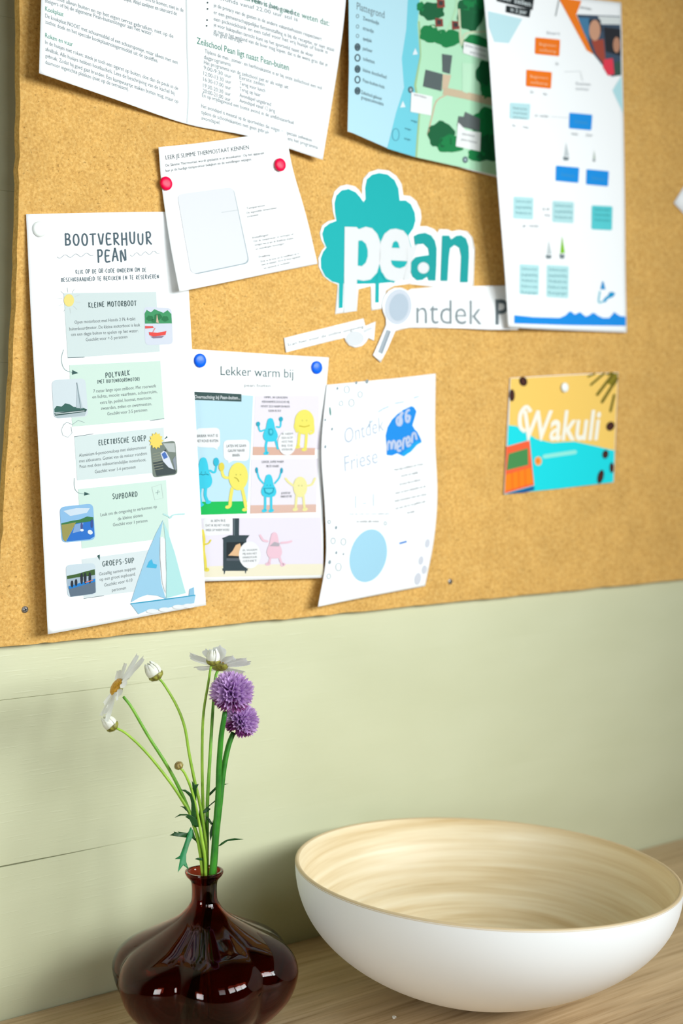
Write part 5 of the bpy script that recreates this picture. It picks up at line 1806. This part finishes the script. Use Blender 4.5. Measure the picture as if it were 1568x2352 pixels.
def chive(label, c, n, rad, stem, stem_m):
    global FLOR
    if FLOR is None:
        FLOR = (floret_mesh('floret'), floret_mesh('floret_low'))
    root = empty('chive_flower', VASE + np.array([0, 0, 0.014]))
    tag(root, label, 'flower', 'chive flowers in the vase')
    n_, a, b = frame(n)
    make_stem(root, stem, .0020, .0027, stem_m)
    spin(root, 'flower_core', c, n_, [(0, rad * .5), (rad * .35, rad * .42), (rad * .52, 0), (rad * .40, -rad * .36), (rad * .14, -rad * .52), (0, -rad * .55)], 'chive_core')
    N = 120
    for i in range(N):
        h = 1 - 1.86 * (i + .5) / N
        t = i * 2.399963
        q = math.sqrt(max(0, 1 - h * h))
        d = n_ * h + (a * math.cos(t) + b * math.sin(t)) * q
        d = d + rng.normal(size=3) * .07
        d /= np.linalg.norm(d)
        sc = rad / .0152
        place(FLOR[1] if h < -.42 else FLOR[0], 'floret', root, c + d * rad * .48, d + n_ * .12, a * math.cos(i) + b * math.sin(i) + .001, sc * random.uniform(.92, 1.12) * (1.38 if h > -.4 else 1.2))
    return root


_lz = from_crop(340, 1740, 6.03)


def leaf(parent, pts, dd0, dd1, m='leaf_dark', bend=0.0):
    """a lobed leaf: outline in the plane of the bunch, depth running from dd0 to dd1 along its length"""
    P2 = np.array(_lz(*pts))
    # subdivide for a gentle cross curve
    V2, fc = poly2d(P2, 5)
    c0, c1 = P2[0], P2[len(P2) // 2]
    ax = c1 - c0; L = np.linalg.norm(ax); ax = ax / L
    nn = np.array([-ax[1], ax[0]])
    V = []
    for p in V2:
        s_ = (p - c0) @ ax / L
        q_ = (p - c0) @ nn
        V.append(fp(p[0], p[1], dd0 + (dd1 - dd0) * s_ + bend * (abs(q_) * .00034)))
    o = mesh_obj('leaf', V, fc, MATS[m], parent, smooth=True)
    md = o.modifiers.new('thickness', 'SOLIDIFY'); md.thickness = .00035; md.offset = 0
    return o


def build_flowers():
    # side-on daisy, far left
    d1 = daisy('white daisy turned sideways with an orange-brown centre, leftmost open flower',
               fp(268, 1578, -.010), cam_dir(-.74, .50, .30), .0235,
               [(a, s, e) for a, s, e in ((70, 1.0, -6), (98, 1.08, -12), (118, 1.0, 4), (140, .9, 10), (165, .85, 2), (200, .85, 4), (232, .95, 0), (258, 1.2, -8), (276, 1.15, -2), (300, .8, 6), (330, .8, 5), (8, .8, -10), (38, .9, -6))],
               [(283, 1600, -.010), (303, 1626, -.009), (340, 1690, -.006), (388, 1766, -.003), (425, 1840, .000), (448, 1905, .001), (470, 1996, .000)], 'stem_mid')
    # open daisy at the top, seen from behind
    d2 = daisy('open white daisy at the top seen from behind and below',
               fp(503, 1527, .026), cam_dir(.10, .88, -.42), .0240,
               [(k * 26, .95 + .1 * math.sin(k * 3.1), 10 + 9 * math.sin(k * 1.9)) for k in range(14)],
               [(502, 1536, .026), (494, 1560, .024), (488, 1640, .020), (482, 1740, .012), (476, 1850, .006), (474, 1998, .003)], 'stem_mid')
    b1 = bud('small white daisy bud at the far left on a long curved stem', fp(256, 1666, -.014), cam_dir(-.62, .70, .2), .0052,
             [(264, 1671, -.014), (290, 1685, -.013), (330, 1722, -.010), (372, 1772, -.007), (412, 1828, -.004), (444, 1890, -.002), (464, 1996, -.002)], 'stem_light')
    b2 = bud('white daisy bud on a tall arching stem beside the sideways daisy', fp(356, 1548, .002), cam_dir(-.50, .82, .2), .0060,
             [(363, 1556, .002), (378, 1574, .002), (405, 1620, .002), (424, 1670, .002), (434, 1730, .002), (447, 1795, .002), (463, 1870, .001), (476, 1998, -.001)], 'stem_light')
    b3 = bud('white daisy bud standing in front of the open top daisy', fp(489, 1516, .008), cam_dir(.06, .98, .1), .0052,
             [(485, 1525, .008), (478, 1570, .008), (467, 1640, .007), (464, 1730, .006), (466, 1850, .004), (472, 1998, .002)], 'stem_light')
    b4 = bud('tiny closed brown flower bud low among the stems', fp(410, 1758, -.008), cam_dir(-.45, .85, .25), .0034,
             [(414, 1764, -.008), (425, 1778, -.007), (440, 1815, -.005), (452, 1866, -.004), (462, 1920, -.004), (472, 1997, -.004)], 'stem_light', white=False)
    c1 = chive('round purple chive flower, larger and higher of the two', fp(532, 1592, -.004), cam_dir(.16, .95, .12), .0160,
               [(517, 1634, -.004), (508, 1690, -.003), (503, 1760, -.002), (501, 1830, -.002), (495, 1910, -.003), (488, 1999, -.004)], 'stem_dark')
    c2 = chive('purple chive flower tucked lower behind the larger one', fp(553, 1656, .016), cam_dir(.42, .86, -.05), .0135,
               [(536, 1682, .015), (524, 1715, .012), (513, 1770, .008), (504, 1850, .004), (496, 1920, .002), (490, 1998, .001)], 'stem_dark')
    L = leaf
    L(d1, ((590, 960), (545, 1060), (500, 1200), (440, 1360), (370, 1405), (445, 1405), (430, 1480), (410, 1592), (485, 1490), (562, 1548), (525, 1440), (525, 1350), (570, 1200), (615, 1090), (615, 1000)), -.004, -.020, 'leaf_green', .4)
    L(d1, ((620, 1000), (540, 1045), (410, 1025), (430, 1045), (355, 1025), (362, 1040), (298, 1076), (420, 1095), (540, 1112), (600, 1112), (660, 1160), (710, 1260), (700, 1180), (650, 1110)), -.003, -.010, 'leaf_dark', .3)
    L(b1, ((660, 960), (662, 760), (640, 600), (600, 500), (520, 446), (455, 445), (520, 482), (578, 545), (598, 640), (596, 780), (604, 900)), -.007, -.014, 'leaf_dark')
    L(b2, ((668, 600), (672, 430), (702, 366), (650, 376), (605, 322), (616, 430), (636, 540)), -.002, -.004, 'leaf_dark')
    L(b1, ((690, 960), (680, 860), (600, 800), (540, 783), (440, 783), (370, 832), (450, 802), (548, 802), (515, 820), (575, 862), (612, 940)), -.006, -.016, 'leaf_dark')
    L(d2, ((795, 575), (850, 490), (940, 400), (1025, 366), (1112, 360), (1030, 390), (948, 435), (870, 515)), .008, .014, 'leaf_dark')
    L(d2, ((968, 1228), (1015, 1180), (1085, 1138), (1200, 1116), (1322, 1132), (1215, 1142), (1100, 1158), (1010, 1218)), .002, .006, 'leaf_dark')
    L(b1, ((572, 770), (512, 680), (444, 674), (490, 698), (520, 730)), -.005, -.007, 'leaf_dark')
    L(b3, ((745, 760), (790, 708), (930, 588), (1028, 590), (935, 604), (830, 690), (866, 712), (828, 748), (760, 778)), .002, .008, 'leaf_dark')
    L(c2, ((900, 925), (850, 845), (788, 806), (818, 860), (870, 930)), .000, .002, 'leaf_dark')
    L(b4, ((752, 1424), (750, 1394), (690, 1388), (648, 1405), (700, 1422)), -.006, -.008, 'leaf_dark')
    L(b3, ((770, 1180), (745, 980), (700, 800), (715, 650), (742, 700), (770, 860), (800, 1000), (810, 1150)), .004, .006, 'leaf_dark')
    L(c2, ((860, 1160), (850, 1040), (890, 900), (900, 860), (905, 1000), (880, 1100)), .001, .003, 'leaf_dark')
    # the side shoots and nodes low on the stems
    L(b4, ((640, 960), (610, 900), (600, 820), (690, 770), (700, 860), (712, 960)), -.005, -.003, 'leaf_dark')


# ---------------------------------------------------------------- build everything
build_setting()
build_board()
build_bowl()
build_vase()
build_flowers()
sheet_house_rules()
sheet_map()
sheet_flow()
sheet_thermostat()
sheet_boats()
sheet_comic()
sheet_lakes()
sheet_card()
sticker_tree()
cutout_magnifier()
cutout_strip()
sheet_corner()
pin(383, 421, .0040, .0057, MATS['red_plastic'], 'red push pin at the left of the thermostat sheet', group='red pins')
pin(645, 378, .0115, .0057, MATS['red_plastic'], 'red push pin at the right of the thermostat sheet', group='red pins')
pin(461, 828, .0024, .0060, MATS['blue_plastic'], 'blue push pin at the left corner of the comic flyer', group='blue pins')
pin(729, 844, .0024, .0060, MATS['blue_plastic'], 'blue push pin at the right corner of the comic flyer', group='blue pins')
pin(92, 526, .0030, .0060, MATS['white_plastic'], 'white push pin in the corner of the boat rental flyer', group='white pins')
pin(1298, 890, .0020, .0052, MATS['white_plastic'], 'white push pin at the top of the yellow gift card', group='white pins')
# crumb on the oak top
cp = table_pt(905, 2339)
Vc, Fc_ = [], []
bmc = bmesh.new(); bmesh.ops.create_icosphere(bmc, subdivisions=2, radius=.0017)
for v in bmc.verts:
    v.co *= 1 + .25 * math.sin(v.co.x * 2600 + v.co.y * 1900) ; v.co.z *= .6
bmc.verts.index_update()
Vc = [np.array(v.co) + np.array([cp[0], cp[1], .0009]) for v in bmc.verts]
Fc_ = [tuple(v.index for v in f.verts) for f in bmc.faces]
bmc.free()
tag(mesh_obj('crumb', Vc, Fc_, MATS['crumb']), 'tiny white crumb on the oak top in front of the bowl', 'crumb')

bpy.data.objects.remove(_to, do_unlink=True)
